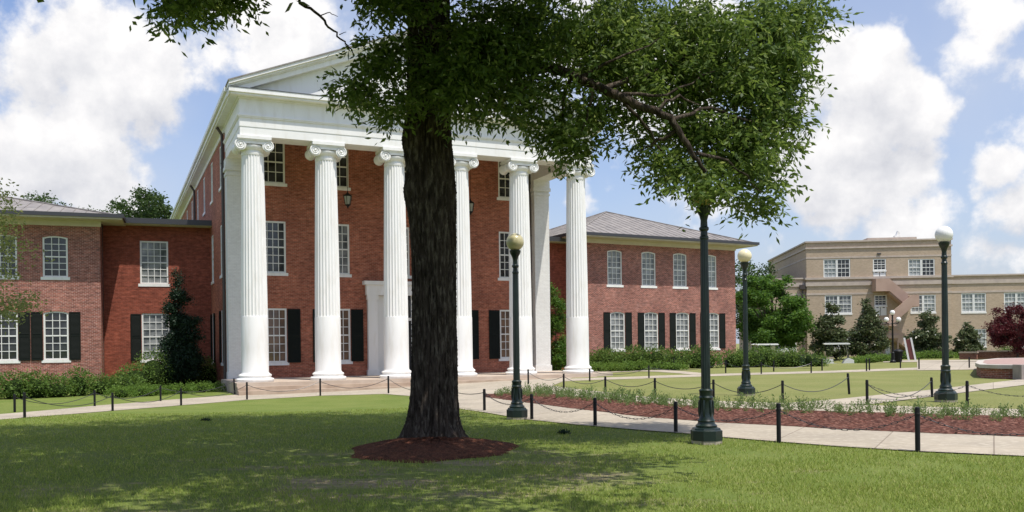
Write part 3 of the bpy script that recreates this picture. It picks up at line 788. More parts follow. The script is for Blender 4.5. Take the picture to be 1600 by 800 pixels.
# lower wings each side of the tall block
XR2 = XE+34; xo = .35
P_r = [pair(1505, 1544, 458, 487.5), pair(1572, 1612, 458, 487.5)]; step_ = P_r[1][0]-P_r[0][0]; wd = P_r[0][1]-P_r[0][0]
hr = []
for k in range(6):
    a = P_r[0][0]+step_*k; hr.append((a, a+wd, P_r[0][2], P_r[0][3], 0)); hr.append((a+wd*.5, a+wd, tz(1525, 542), tz(1525, 514), 0))
wall_grid(m, XE, XR2, -.8, ZM, xo, hr)
m.add([(XR2, xo, -.8), (XR2, 20, -.8), (XR2, 20, ZM), (XR2, xo, ZM)], [(0, 1, 2, 3)]); m.add([(XE, xo, ZM-.3), (XR2, xo, ZM-.3), (XR2, 20, ZM-.3), (XE, 20, ZM-.3)], [(0, 1, 2, 3)])
XL2 = tx(1203)
gl_ = (tx(1212), tx(1246), tz(1230, 548), tz(1230, 526))
wall_grid(m, XL2, 0, -.8, ZM, xo, [(*gl_, 0)])
m.add([(XL2, xo, -.8), (XL2, 20, -.8), (XL2, 20, ZM), (XL2, xo, ZM)], [(3, 2, 1, 0)])
m.build('wall', M_brickT, tan_b)
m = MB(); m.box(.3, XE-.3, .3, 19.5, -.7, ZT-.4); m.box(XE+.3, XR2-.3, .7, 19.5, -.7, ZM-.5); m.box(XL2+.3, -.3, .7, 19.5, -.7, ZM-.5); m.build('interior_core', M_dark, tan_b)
m = MB()
def band(z0, z1, o, full=True, only=None):
    m.box(-o, XE+o, -o, -.001, z0, z1); m.box(-o, -.001, -.001, 20, z0, z1); m.box(XE+.001, XE+o, -.001, 20, z0, z1)
zc = lambda py: tz(1290, py)
band(zc(379), ZT+.05, .12); band(zc(389), zc(386.5), .10); band(zc(404), zc(401.5), .03); band(zc(461), zc(458), .03); band(zc(437), zc(433.5), .15); band(zc(447), zc(441), .10)
for x0, x1 in ((XE+.16, XR2), (XL2, -.16)):
    for a, b, o in ((ZM-.05, ZM+.1, .12), (zc(447), zc(441), .08), (zc(461), zc(458), .03)): m.box(x0, x1, xo-o, xo-.001, a, b)
m.build('stone_bands', M_limestone, tan_b)
m = MB(); m.box(tx(1363), tx(1441), 1.2, 9, ZT-.3, tz(1380, 371.5)+.15); m.build('penthouse', M_limestone, tan_b)
m = MB(); xx = tx(1415); m.prism_z([(xx-.28, 2), (xx+.28, 2), (xx+.28, 2.5), (xx-.28, 2.5)], tz(1415, 373), tz(1415, 364)); m.prism_y([(xx-.12, tz(1415, 364)), (xx+.25, tz(1415, 364)), (xx+.22, tz(1415, 358)), (xx+.05, tz(1415, 356.5))], 2.05, 2.45)
m.build('roof_vent', M_white, tan_b)
def twin(a, b, c, d, y=0, g=M_glassG, n=2):
    w = (b-a)/n
    for k in range(n):
        window(tan_b, a+w*(k+.5), c, d, w-.01, y+.06, 3, 4, 0, g, sillw=.03, fr=.10)
for q in P_up: twin(*q, g=(M_glassG, M_glassW, M_glassD))
for q in P_mid: twin(*q, g=(M_glassG, M_glassW))
for q in P_lo: twin(*q, g=M_glassG)
for k, h in enumerate(hr):
    twin(*h[:4], y=xo, g=M_glassW, n=2 if k % 2 == 0 else 1)
twin(*gl_, y=xo, g=M_glassW)
for q in (D_up, D_mid):
    a, b, c, d = q; zz = c+(d-c)*.46
    twin(a, b, zz+.05, d, g=M_glassD, n=1)
    m = MB(); w = (b-a)/2
    for k in (0, 1):
        x0 = a+w*k+.03
        m.box(x0, x0+w-.06, .04, .09, c, zz)
    dd = m.build('door', M_frame, tan_b)
    m = MB()
    for k in (0, 1): m.box(a+w*k+.2, a+w*k+w-.2, .025, .038, c+.9, zz-.2)
    m.build('door_pane', M_glassD, dd)
# outside staircase with solid parapets
M_stair = mat('brown_pink_stair_render', (.46, .32, .25), .8, var=(.40, .27, .21), vscale=1)
m = MB()
def pt(px, py): return (tx(px), tz(px, py))
def ribbon(p0, p1, th, y0, y1):
    (a, za), (b, zb) = p0, p1
    m.prism_y([(a, za-th), (b, zb-th), (b, zb), (a, za)] if a < b else [(b, zb-th), (a, za-th), (a, za), (b, zb)], y0, y1)
TH = 1.25
def flight(px0, py0, px1, py1, y):
    ribbon(pt(px0, py0), pt(px1, py1), TH, y-.12, y)
y1_, y2_, y3_ = -1.3, -2.6, -1.3
m.box(tx(1363), tx(1384), y1_-.12, 0-.001, pt(1370, 437)[1]-TH, pt(1370, 437)[1]-TH+.2); m.box(tx(1363), tx(1384), y1_-.12, y1_, pt(1370, 437)[1]-TH+.2, pt(1370, 437)[1]); m.box(tx(1363), tx(1363)+.12, y1_, -.002, pt(1370, 437)[1]-TH+.2, pt(1370, 437)[1])
flight(1384, 437, 1412, 461, y1_)
m.prism_y([pt(1384, 459), pt(1412, 482), pt(1412, 479), pt(1384, 455)], y1_, -.01)
m.box(tx(1411), tx(1422), y2_-.12, -.002, pt(1415, 480)[1]-.05, pt(1415, 480)[1]+.15)
m.box(tx(1411), tx(1422), y2_-.12, y2_, pt(1415, 480)[1]+.15, pt(1415, 463)[1]); m.box(tx(1422)-.12, tx(1422), y2_, -.002, pt(1415, 480)[1]+.15, pt(1415, 463)[1])
flight(1411, 463, 1379, 490, y2_)
m.prism_y([pt(1411, 483), pt(1379, 509), pt(1379, 505), pt(1411, 479)][::-1], y2_, y1_-.13)
m.box(tx(1376), tx(1387), y2_-.12, -.002, pt(1380, 508)[1]-.15, pt(1380, 508)[1]+.05)
m.box(tx(1376), tx(1379), y2_-.12, y2_, pt(1380, 508)[1]+.05, pt(1380, 492)[1])
flight(1382, 505, 1418, 531, y1_)
flight(1418, 531, 1428, 539, y1_)
m.prism_y([pt(1382, 527), pt(1428, 557), pt(1428, 553), pt(1382, 522)], y1_, -.01)
m.box(tx(1378), tx(1396), -1.6, -.003, pt(1385, 527)[1]-.12, pt(1385, 527)[1]+.2)     # canopy over the ground door
m.box(tx(1394.5), tx(1396), -1.55, -1.35, -.6, pt(1385, 527)[1]-.12)
m.build('staircase', M_stair, tan_b)
m = MB(); a, b = tx(1383.5), tx(1390.5); m.box(a, b, -.06, -.002, -.2, 2.3); dd = m.build('door', M_frame, tan_b); MB().box(a+.12, b-.12, -.075, -.062, 1.0, 2.1).build('door_pane', M_glassD, dd)
m = MB(); xx = tx(1255.5); m.tube([(xx, .15, -.4), (xx, .15, tz(1255, 452))], .09, 8); m.box(xx-.28, xx+.28, -.05, .33, tz(1255, 452), tz(1255, 445)); m.build('downspout', M_pipe, tan_b)
m = MB(); m.box(tx(1372), tx(1378), -.10, -.002, tz(1375, 397.5), tz(1375, 395.5)); m.build('wall_lamp', M_gutter, tan_b)

# ------------------------------------------------------------------ foliage
def leaf_mesh(name, C, L_, W_, m, seed=0, droop=.3, outward=None, follow=.7):
    """C: (n,3) leaf base points. one folded pointed leaf each (4 corner diamond)."""
    r = np.random.RandomState(seed); n = len(C)
    a = r.rand(n)*2*pi; el = np.arcsin(np.clip(r.randn(n)*.45-droop, -.98, .98))
    d = np.stack([np.cos(a)*np.cos(el), np.sin(a)*np.cos(el), np.sin(el)], 1)
    if outward is not None: d = d*min(1, 1.7-follow)+outward*follow; d /= np.linalg.norm(d, axis=1)[:, None]
    q = r.randn(n, 3); s = np.cross(d, q); s /= np.linalg.norm(s, axis=1)[:, None]+1e-9
    L_ = L_*(.65+.7*r.rand(n))[:, None]; W_ = W_*(.7+.6*r.rand(n))[:, None]
    p0 = C; p1 = C+d*L_*.45+s*W_*.5; p2 = C+d*L_; p3 = C+d*L_*.45-s*W_*.5
    V = np.stack([p0, p1, p2, p3], 1).reshape(-1, 3)
    me = bpy.data.meshes.new(name); me.vertices.add(4*n); me.vertices.foreach_set('co', V.ravel())
    me.loops.add(4*n); me.loops.foreach_set('vertex_index', np.arange(4*n)); me.polygons.add(n)
    me.polygons.foreach_set('loop_start', np.arange(0, 4*n, 4)); me.polygons.foreach_set('loop_total', np.full(n, 4))
    me.materials.append(m); me.update(); me.validate()
    return me
def sprays(centers, per, length, seed=0, droop=.5, jit=.05, dirs=False):
    "leaf base points along short drooping twigs that start at each centre"
    r = np.random.RandomState(seed); n = len(centers)
    a = r.rand(n)*2*pi; el = r.randn(n)*.35-droop*.5
    d = np.stack([np.cos(a)*np.cos(el), np.sin(a)*np.cos(el), np.sin(el)], 1)
    t = np.linspace(0, 1, per)[None, :, None]
    P = centers[:, None, :]+d[:, None, :]*t*length*(.6+.8*r.rand(n, 1, 1))
    P[:, :, 2] -= (t[:, :, 0]**2)*length*droop
    P += r.randn(*P.shape)*jit
    if dirs:
        dd = np.repeat(d[:, None, :], per, 1)-np.array((0, 0, 1))*t*droop*2; dd /= np.linalg.norm(dd, axis=2)[:, :, None]
        return P.reshape(-1, 3), dd.reshape(-1, 3)
    return P.reshape(-1, 3)
def in_ball(n, c, rad, r, shell=0):
    p = r.randn(n, 3); p /= np.linalg.norm(p, axis=1)[:, None]; q = r.rand(n)**(1/3.)
    if shell: q = shell+(1-shell)*q
    return np.array(c)+p*q[:, None]*np.array(rad)
def limb(m, pts, r0, r1, n=8, seed=0, wig=.0):
    rr = np.random.RandomState(seed); P = [Vector(p) for p in pts]; out = []
    for i in range(len(P)-1):
        for k in range(4):
            t = k/4; out.append(P[i].lerp(P[i+1], t)+Vector(rr.randn(3)*wig))
    out.append(P[-1]); k = len(out)
    m.tube(out, [r0+(r1-r0)*i/(k-1) for i in range(k)], n)

M_oakleaf = leafmat('oak_leaves', (.052, .100, .018), (.138, .21, .040), (.26, .32, .10), trans=.45, rough=.55, spec=.3)
M_shrub = leafmat('shrub_leaves', (.06, .115, .022), (.13, .21, .04), (.20, .28, .065), trans=.35, rough=.6)
M_juniper = leafmat('low_juniper_leaves', (.075, .15, .022), (.15, .24, .04), trans=.35, rough=.6)
M_core = mat('painted_shade_core', (.018, .030, .010), 1, spec=0)  # dark green filler; the shade inside the hedge is put into its colour
M_darkleaf = leafmat('dark_conifer_leaves', (.010, .026, .014), (.022, .045, .020), trans=.15)
M_magn = leafmat('magnolia_leaves', (.055, .080, .030), (.12, .145, .065), (.22, .18, .11), trans=.15, rough=.3)
M_green = leafmat('maple_green_leaves', (.05, .12, .018), (.11, .21, .032), trans=.4)
M_far = leafmat('far_tree_leaves', (.035, .070, .018), (.075, .125, .032), trans=.3)
M_pale = leafmat('pale_yellow_green_leaves', (.16, .20, .05), (.28, .31, .11), trans=.5)
M_red = leafmat('maroon_leaves', (.055, .009, .011), (.12, .022, .022), trans=.3)
M_young = leafmat('young_plant_leaves', (.10, .17, .045), (.19, .27, .09), (.33, .32, .16), trans=.4)
M_bark = mat('oak_bark', (.074, .057, .046), 1, spec=.1, var=(.026, .020, .016), vscale=6, var2=(.15, .125, .10), v2scale=8, bump=2.5, bscale=14, stretch=(2.4, 2.4, .55))
M_bark2 = mat('grey_brown_bark', (.10, .08, .06), .9, var=(.06, .05, .04), vscale=6, bump=1)

# ---- the big oak
OAK = G(678, 694)
OD = OAK.y
def at(px, py, y): d = pdir(px, py); return Vector((d.x*y, y, EYE+d.z*y))
def make_oak():
    root = empty('oak_tree', OAK, 0, 'big dark trunked oak on the front lawn, its crown spreading over the lamps', 'tree')
    # trunk: ridged bark modelled in the surface, flared roots
    rr = np.random.RandomState(3); n = 192
    prof = [(697, 676, 60), (690, 677, 54), (680, 677.5, 49), (665, 677, 45), (650, 677.5, 42.5), (620, 678, 39.5), (580, 678, 38), (520, 677.5, 37), (450, 677, 36.5), (400, 676.5, 37), (340, 674.5, 39), (300, 673, 40), (260, 671, 39.5), (220, 669.5, 37.5), (180, 669, 36), (120, 670, 36), (60, 670, 35), (0, 671, 34), (-80, 673, 31)]
    vs = []; ridg = rr.rand(n)
    ph = rr.rand(8)*6.28
    Z = []
    zs = []
    for py, cx, hw in prof:
        p = at(cx, py, OD); zs.append((p.z, p.x, hw/F*OD))
    zs[0] = (-.25, zs[0][1], zs[0][2]*1.06)
    zz = np.array(zs); steps = np.linspace(-.25, zz[-1, 0], 380)
    cxs = np.interp(steps, zz[:, 0], zz[:, 1]); rs = np.interp(steps, zz[:, 0], zz[:, 2])-.02
    for i, z in enumerate(steps):
        for k in range(n):
            a = 2*pi*k/n
            fl = max(0, 1-max(0, z)/.8)**2
            wob = 1+.03*sin(3*a+ph[0]+z*.4)+.02*sin(5*a+ph[1]-z*.7)+fl*.24*max(-.25, sin(5*a+ph[2]))
            ka = a*17+sin(z*1.7+a*3)*1.1+sin(z*.6)*.8+sin(z*6+a*7)*.35
            ridge = (.030*min(1, 1.7*abs(sin(ka)))+.014*abs(sin(a*9-z*1.3+sin(z*2.3))))*(.55+.45*min(1, 2.2*abs(sin(z*3.1+4*sin(a*6)+a*2))))+.005*rr.randn()-.03
            R = rs[i]*wob+ridge-.012
            vs.append((cxs[i]+R*cos(a), OD+R*sin(a), z))
    # knots where limbs were lost
    vs = np.array(vs)
    for (kx, ky, kr, kh) in ((636, 300, .22, .09), (634, 215, .22, .11), (722, 668, .12, .05), (655, 645, .10, .05)):
        k0 = at(kx, ky, OD-.25); d = vs-np.array(k0); d[:, 2] *= .7; dd = np.linalg.norm(d, axis=1); w = np.exp(-(dd/kr)**2)*kh
        cen = np.array([np.interp(v, steps, cxs) for v in vs[:, 2]]); nrm = np.c_[vs[:, 0]-cen, vs[:, 1]-OD]; nrm /= np.linalg.norm(nrm, axis=1)[:, None]
        vs[:, :2] += nrm*w[:, None]
    vs -= np.array(OAK)
    fs = [(i*n+k, i*n+(k+1) % n, (i+1)*n+(k+1) % n, (i+1)*n+k) for i in range(len(steps)-1) for k in range(n)]
    m = MB(); m.add(vs.tolist(), fs)
    m.build('trunk', M_bark, root, True, 80)
    # limbs
    m = MB(); O = OAK
    def P(px, py, y): return at(px, py, y)-O
    top = P(672, -80, OD)
    limb(m, [P(675, 40, OD), P(730, 62, OD-.1), P(810, 88, OD-.2), P(891, 117, OD-1.1), P(941, 139, OD-1.4), P(995, 164, OD-1.6), P(1049, 184, OD-1.7), P(1067, 216, OD-1.7), P(1085, 245, OD-1.7), P(1103, 268, OD-1.6)], .105, .028, 8, 1, .012)
    limb(m, [P(1049, 184, OD-1.7), P(1110, 170, OD-1.0), P(1180, 190, OD-.6), P(1215, 240, OD-.6)], .035, .012, 6, 2, .015)
    limb(m, [P(941, 139, OD-1.4), P(1000, 120, OD-.8), P(1090, 80, OD), P(1200, 60, OD+.3)], .05, .015, 6, 3, .02)
    limb(m, [P(891, 117, OD-1.1), P(880, 160, OD-1.1), P(875, 200, OD-.7)], .04, .01, 6, 4, .02)
    limb(m, [P(960, 146, OD-1.4), P(1010, 195, OD-1.3), P(1045, 250, OD-1)], .035, .01, 6, 5, .02)
    limb(m, [P(668, 30, OD), P(640, 60, OD-.4), P(600, 100, OD-.6), P(560, 140, OD-.8), P(530, 158, OD-.9)], .05, .01, 6, 6, .02)
    limb(m, [P(668, -40, OD), P(590, -30, OD-.8), P(500, -18, OD-1.5), P(400, -10, OD-2.2), P(300, -5, OD-2.8)], .07, .012, 6, 7, .03)
    limb(m, [P(455, -25, OD-1.2), P(470, 5, OD-1.3), P(500, 24, OD-1.4), P(512, 42, OD-1.5), P(530, 54, OD-1.5), P(545, 74, OD-1.6), P(552, 84, OD-1.6)], .028, .008, 5, 8, .012)
    limb(m, [P(500, 24, OD-1.4), P(515, 20, OD-1.4), P(528, 26, OD-1.4)], .01, .004, 4, 9, .005); limb(m, [P(530, 54, OD-1.5), P(541, 50, OD-1.5)], .008, .004, 4, 9, .003)
    for (a, b, c) in (((960, 148, 1.5), (1040, 150, 1.3), (1120, 110, .9)), ((1060, 205, 1.7), (1020, 225, 1.6), (1000, 235, 1.5)), ((1085, 240, 1.7), (1140, 250, 1.3), (1190, 300, 1.0)), ((900, 120, 1.2), (960, 95, 1.3), (1030, 60, 1.2)), ((1020, 174, 1.6), (1060, 150, 1.5), (1095, 165, 1.4)), ((850, 102, .8), (820, 140, 1.1), (800, 180, 1.2)), ((930, 133, 1.4), (920, 175, 1.4), (900, 215, 1.4))):
        limb(m, [P(a[0], a[1], OD-a[2]), P(b[0], b[1], OD-b[2]), P(c[0], c[1], OD-c[2])], .035, .008, 5, int(a[0]), .02)
    for k in range(12):                         # upper limbs above the frame
        a = 2*pi*k/12+.3; e = Vector((cos(a)*6.5-1, sin(a)*5.5, 9.5+(k % 3)*1.8))
        mid = Vector((cos(a)*2.6, sin(a)*2.2, 8.2+(k % 3)))
        if e.y+O.y > 12 and abs(e.x) < 30: e.z = max(e.z, (e.y+O.y)*.42+2.2)
        limb(m, [top-Vector((0, 0, .6)), mid, e], .16, .03, 6, 20+k, .05)
    m.build('limbs', M_bark, root, True, 80)
    # leaf sprays seen in the photograph, given real depth
    r = np.random.RandomState(11)
    bl = [  # px, py, rx, ry, depth offset, sprays
        (600, 100, 42, 32, -.8, 44), (562, 148, 38, 24, -.9, 38), (618, 165, 28, 24, -.7, 32), (590, 70, 28, 14, -.7, 14), (625, 75, 20, 30, -.5, 24), (600, 190, 20, 10, -.6, 9),
        (650, 10, 40, 20, -1.0, 30), (672, 130, 26, 36, -1.0, 26), (715, 135, 36, 40, -1.1, 80), (745, 70, 50, 60, -.9, 120), (728, 178, 30, 20, -1.0, 30), (735, 120, 50, 40, -1.0, 80),
        (810, 50, 85, 55, -.4, 210), (800, 110, 80, 45, -.7, 150), (790, 158, 55, 26, -.8, 70), (850, 170, 50, 26, -.8, 50), (880, 215, 36, 24, -.8, 50), (895, 243, 26, 12, -.8, 22), (920, 190, 40, 34, -.6, 62), (835, 196, 22, 12, -.8, 12),
        (930, 60, 90, 60, .0, 230), (1030, 50, 90, 60, .2, 230), (1130, 50, 90, 60, .2, 230), (1215, 55, 60, 50, .3, 130), (1262, 20, 32, 16, .4, 34),
        (960, 110, 60, 26, -.2, 80), (1040, 130, 80, 50, .0, 180), (1130, 130, 80, 55, .0, 200), (1195, 130, 50, 50, .1, 125), (1200, 190, 40, 40, .0, 85), (1225, 170, 22, 34, .0, 35), (1235, 90, 26, 30, .1, 36),
        (1140, 205, 70, 42, -.3, 140), (1075, 195, 50, 28, -.5, 60), (1170, 250, 48, 36, -.3, 100), (1200, 290, 34, 26, -.3, 50), (1190, 325, 22, 10, -.3, 14), (1110, 255, 50, 30, -.5, 60),
        (1020, 190, 44, 16, -.5, 20), (1010, 225, 24, 14, -.6, 14), (1040, 245, 30, 20, -.8, 30), (1060, 285, 36, 18, -1.0, 34), (1095, 290, 26, 22, -1.1, 34), (1135, 300, 28, 12, -.8, 16), (950, 178, 40, 16, -.5, 18), (975, 215, 26, 14, -.6, 9),
        (300, 2, 44, 13, -2.6, 40), (350, 0, 34, 13, -2.2, 28), (268, 18, 14, 8, -2.8, 10), (590, 0, 26, 10, -1.2, 18), (618, 14, 24, 20, -.8, 32)]
    CC = []
    for (px, py, rx, ry, dz, k) in bl:
        if py > 150: k = int(k*.82)
        y0 = OD+dz; th = max(.7, 1.15*max(rx, ry)/F*y0)
        px_ = r.randn(k)*.52; py_ = r.randn(k)*.52; pz = r.randn(k)*.6
        for i in range(k):
            y = y0+np.clip(pz[i], -1.1, 1.1)*th
            CC.append(at(px+px_[i]*rx, py+py_[i]*ry-6, y)-O)
    CC = np.array([tuple(c) for c in CC])
    CC = CC[r.rand(len(CC)) < .33]                     # foliage hangs in bunches with gaps between them
    CC = np.repeat(CC, 8, 0)+r.randn(len(CC)*8, 3)*np.array((.09, .09, .07))
    P1, D1 = sprays(CC, 8, .34, 1, .28, .025, dirs=True)
    me1 = leaf_mesh('crown', P1, .125, .046, M_oakleaf, 2, droop=.15, outward=D1, follow=.75)
    o = bpy.data.objects.new('crown', me1); COL.objects.link(o); o.parent = root
    # the rest of the crown, above the frame
    K = []
    for _ in range(250):
        c = in_ball(1, (-1.0, -2.6, 9.2), (8.0, 9.4, 4.0), r)[0]
        if c[0] > (4.9 if c[1] < -3 else 2.8): continue
        if c[2] < 6.2: c[2] = 6.2+r.rand()*2
        K.append(in_ball(34, c, (1.5, 1.5, .8), r))
    K = np.concatenate(K); wy = K[:, 1]+O.y; wz = K[:, 2]+O.z
    lim = EYE+.405*np.maximum(wy, 0)+.85
    low = (wz < lim); K[low, 2] = (lim[low]-O.z)+r.rand(low.sum())*1.0
    K = K[(K[:, 2] < 15)]
    P2 = sprays(K, 8, .6, 4, .3, .16)
    me2 = leaf_mesh('upper_crown', P2, .26, .12, M_oakleaf, 5, droop=.2)
    o = bpy.data.objects.new('upper_crown', me2); COL.objects.link(o); o.parent = root
make_oak()
# mulch ring round the oak
def mulch_ring():
    a0, a1 = G(545, 708), G(797, 694); c = (a0+a1)/2; rx = (a1-a0).length/2; y0, y1 = G(670, 722.5).y, G(670, 686).y
    cy = (y0+y1)/2; ry = (y1-y0)/2; rr = np.random.RandomState(8); m = MB(); n = 96; vs = [(c.x, cy, .17)]; K = 14
    for j in range(1, K+1):
        for k in range(n):
            a = 2*pi*k/n; w = 1+.05*sin(3*a+1)+.04*sin(7*a)+.03*rr.randn()*(j == K)
            t = j/K; x = c.x+rx*t*w*cos(a); y = cy+ry*t*w*sin(a)
            vs.append((x, y, float(zg(x, y))+.16*(1-t**2.2)+.018*rr.randn()*(1-t)+(.004 if j < K else -.01)))
    fs = [(0, 1+k, 1+(k+1) % n) for k in range(n)]
    for j in range(K-1):
        for k in range(n): fs.append((1+j*n+k, 1+(j+1)*n+k, 1+(j+1)*n+(k+1) % n, 1+j*n+(k+1) % n))
    m.add(vs, fs); o = m.build('mulch_ring', M_mulch2, None, True, 80); tag(o, kind='structure')
mulch_ring()

def tree(name, loc, h, crown, leaf, m, label, trunk_r=.15, bark=M_bark2, seed=1, n=2500, per=6, group=None, low=.25, spray=.35, cat='tree', split=3):
    """crown: list of (dx, dy, z, rx, ry, rz) lumps"""
    root = empty(name, loc, 0, label, cat, group); r = np.random.RandomState(seed)
    mb = MB(); top = Vector((0, 0, h*.8)); limb(mb, [(0, 0, -.2), (0, 0, h*low), top], trunk_r, trunk_r*.25, 8, seed, trunk_r*.12)
    tot = sum(c[3]*c[4]*c[5] for c in crown)
    C = []
    for i, c in enumerate(crown):
        limb(mb, [(0, 0, h*low*.9), (c[0]*.5, c[1]*.5, (h*low+c[2])/2), (c[0], c[1], c[2])], trunk_r*.45, trunk_r*.1, 5, seed+i, trunk_r*.1)
        k = max(30, int(n*c[3]*c[4]*c[5]/tot)); nb = max(3, k//40)
        bc = in_ball(nb, c[:3], c[3:], r, .55)
        for b in bc: C.append(in_ball(k//nb, b, np.array(c[3:])*.38, r))
    mb.build('trunk', bark, root, True, 60)
    P = sprays(np.concatenate(C), per, spray, seed+1, .3, spray*.25)
    me = leaf_mesh('crown', P, leaf, leaf*.5, m, seed+2, droop=.15)
    o = bpy.data.objects.new('crown', me); COL.objects.link(o); o.parent = root
    return root
def lumps(r, R, h0, h1, n, fr=.5, cone=False):
    out = []
    for i in range(n):
        t = r.rand(); z = h0+(h1-h0)*t; env = (1-t)**.8 if cone else sqrt(max(.05, 1-(2*t-1)**2*.8))
        a = r.rand()*2*pi; q = R*env*(.35+.5*r.rand()); s = R*fr*(env*.7+.3)
        out.append((q*cos(a), q*sin(a), z, s, s, s*.8))
    return out
R_ = np.random.RandomState(77)
# far trees behind the left wing
def base_at(px, dist, z=-.35): d = pdir(px, 545); return Vector((d.x*dist, dist, float(zg(d.x*dist, dist))))
for (px, dist, hpx, R, lab, sd) in ((112, 100, 305, 9, 'distant dark tree behind the left wing roof, left of two', 1), (240, 92, 296, 5.2, 'distant tree with feathery crown behind the link roof', 2)):
    b = base_at(px, dist); H = EYE+dist*pdir(px, hpx).z-b.z
    tree('leafy_tree', b, H, lumps(R_, R, H*.55, H-1.2, 14, .42), .35, M_far, lab, .35, seed=sd, n=3000, per=6, spray=.8, group='trees behind the left wing')
# trees right of the wing
b = base_at(1207, 78, -.3); H = EYE+78*pdir(1207, 430).z-b.z
tree('leafy_tree', b, H, lumps(R_, 3.3, 1.3, H-.6, 30, .40), .26, M_green, 'bright green round tree between the right wing and the tan hall', .2, seed=5, n=5200, per=6, spray=.45)
b = base_at(1178, 100, -.3); H = EYE+100*pdir(1178, 404).z-b.z
tree('leafy_tree', b, H, lumps(R_, 3.8, 3, H-.6, 22, .4), .32, M_far, 'darker taller tree behind the bright green tree, beside the right wing', .3, seed=6, n=1500, per=5, spray=.7)
# magnolias
for (px, pt_, pb, rpx, lab, sd) in ((1299, 473, 548, 24, 'young magnolia behind the golf cart in front of the tan hall', 11), (1356, 466, 560, 25, 'tallest young magnolia, just left of the three globe lamp', 12),
                                    (1450, 487, 552, 26, 'young magnolia right of the staircase, left of the tall globe lamp', 13), (1512, 505, 550, 18, 'smallest young magnolia, below the first low wing window pair', 14)):
    dist = 76; b = base_at(px, dist, -.3); H = EYE+dist*pdir(px, pt_).z-b.z; R = rpx/F*dist*1.15
    tree('magnolia_tree', b, H, [(0, 0, H*.22, R*.9, R*.9, H*.16), (0, 0, H*.42, R*.8, R*.8, H*.18), (0, 0, H*.62, R*.62, R*.62, H*.16), (0, 0, H*.8, R*.38, R*.38, H*.15), (0, 0, H*.93, R*.18, R*.18, H*.07)]+lumps(R_, R, H*.12, H*.85, 12, .30, True), .24, M_magn, lab, .09, seed=sd, n=1700, per=6, spray=.28, group='young magnolias in front of the tan hall', low=.1)
b = base_at(1590, 66, -.3); H = EYE+66*pdir(1590, 474).z-b.z
tree('maroon_leaf_tree', b, H, lumps(R_, 2.0, .9, H-.4, 24, .42), .16, M_red, 'round maroon leaved tree at the right edge by the brick planter', .1, seed=21, n=3600, per=6, spray=.35)
# dark conifer by the left link, slim evergreen right of the portico
b = G(283, 604); b = Vector((pdir(283, 600).x*46, 46, -.35)); H = EYE+46*pdir(283, 410).z+.35
tree('dark_evergreen', b, H, [(0, 0, H*.9, .22, .22, .8), (0.1, 0, H*.75, .4, .4, .7), (-.1, 0, H*.6, .6, .5, .7), (.1, 0, H*.46, .75, .6, .7), (-.1, 0, H*.32, .85, .7, .7), (.1, 0, H*.18, .9, .8, .7), (.8, -.2, H*.28, .45, .4, .25), (-.75, 0, H*.38, .45, .4, .2), (.6, 0, H*.55, .4, .35, .22), (-.5, 0, H*.66, .3, .3, .2), (.85, 0, H*.42, .35, .3, .18)], .11, M_darkleaf,
     'dark ragged evergreen growing against the left link wall', .08, seed=31, n=4200, per=8, spray=.3, low=.1)
b = Vector((pdir(869, 580).x*55, 55, -.35)); H = EYE+55*pdir(869, 425).z+.35
tree('tall_shrub', b, H, [(0, 0, H*.8, .45, .4, .9), (0.1, 0, H*.6, .6, .5, 1), (-.1, 0, H*.4, .7, .6, 1), (.1, 0, H*.2, .8, .7, .9)], .13, M_green, 'tall slim shrub seen between the right pier and the last column', .06, seed=33, n=1800, per=6, spray=.25, low=.1, cat='shrub')
# pale young tree just outside the left edge
b = G(-70, 690); 
CR = []
for (px, py, rx, ry, k) in ((5, 335, 22, 30, 22), (15, 385, 26, 20, 20), (-30, 340, 40, 70, 50), (30, 468, 28, 12, 22), (5, 480, 26, 12, 18), (8, 430, 22, 10, 8), (-40, 450, 50, 40, 40), (5, 305, 10, 12, 6)):
    for _ in range(int(k*2.2)):
        y = b.y+R_.randn()*.6; p = at(px+R_.randn()*rx*.55, py+R_.randn()*ry*.55, y)-b; CR.append(tuple(p))
rt = empty('sapling_tree', b, 0, 'pale yellow green young tree whose twigs reach in at the left edge', 'tree')
mb = MB(); limb(mb, [(0, 0, -.1), (.05, 0, 2), (0, .1, 4.6)], .07, .02, 7, 3, .01)
for (px, py) in ((10, 340), (18, 385), (35, 468), (5, 478), (-30, 330)): limb(mb, [(.03, 0, 2.2 if py > 400 else 3), at(-20, py+8, b.y)-b, at(px, py, b.y)-b], .018, .005, 5, py, .01)
mb.build('trunk', M_bark2, rt, True)
P = sprays(np.array(CR), 9, .28, 5, .4, .05); o = bpy.data.objects.new('crown', leaf_mesh('crown', P, .07, .034, M_pale, 6)); COL.objects.link(o); o.parent = rt

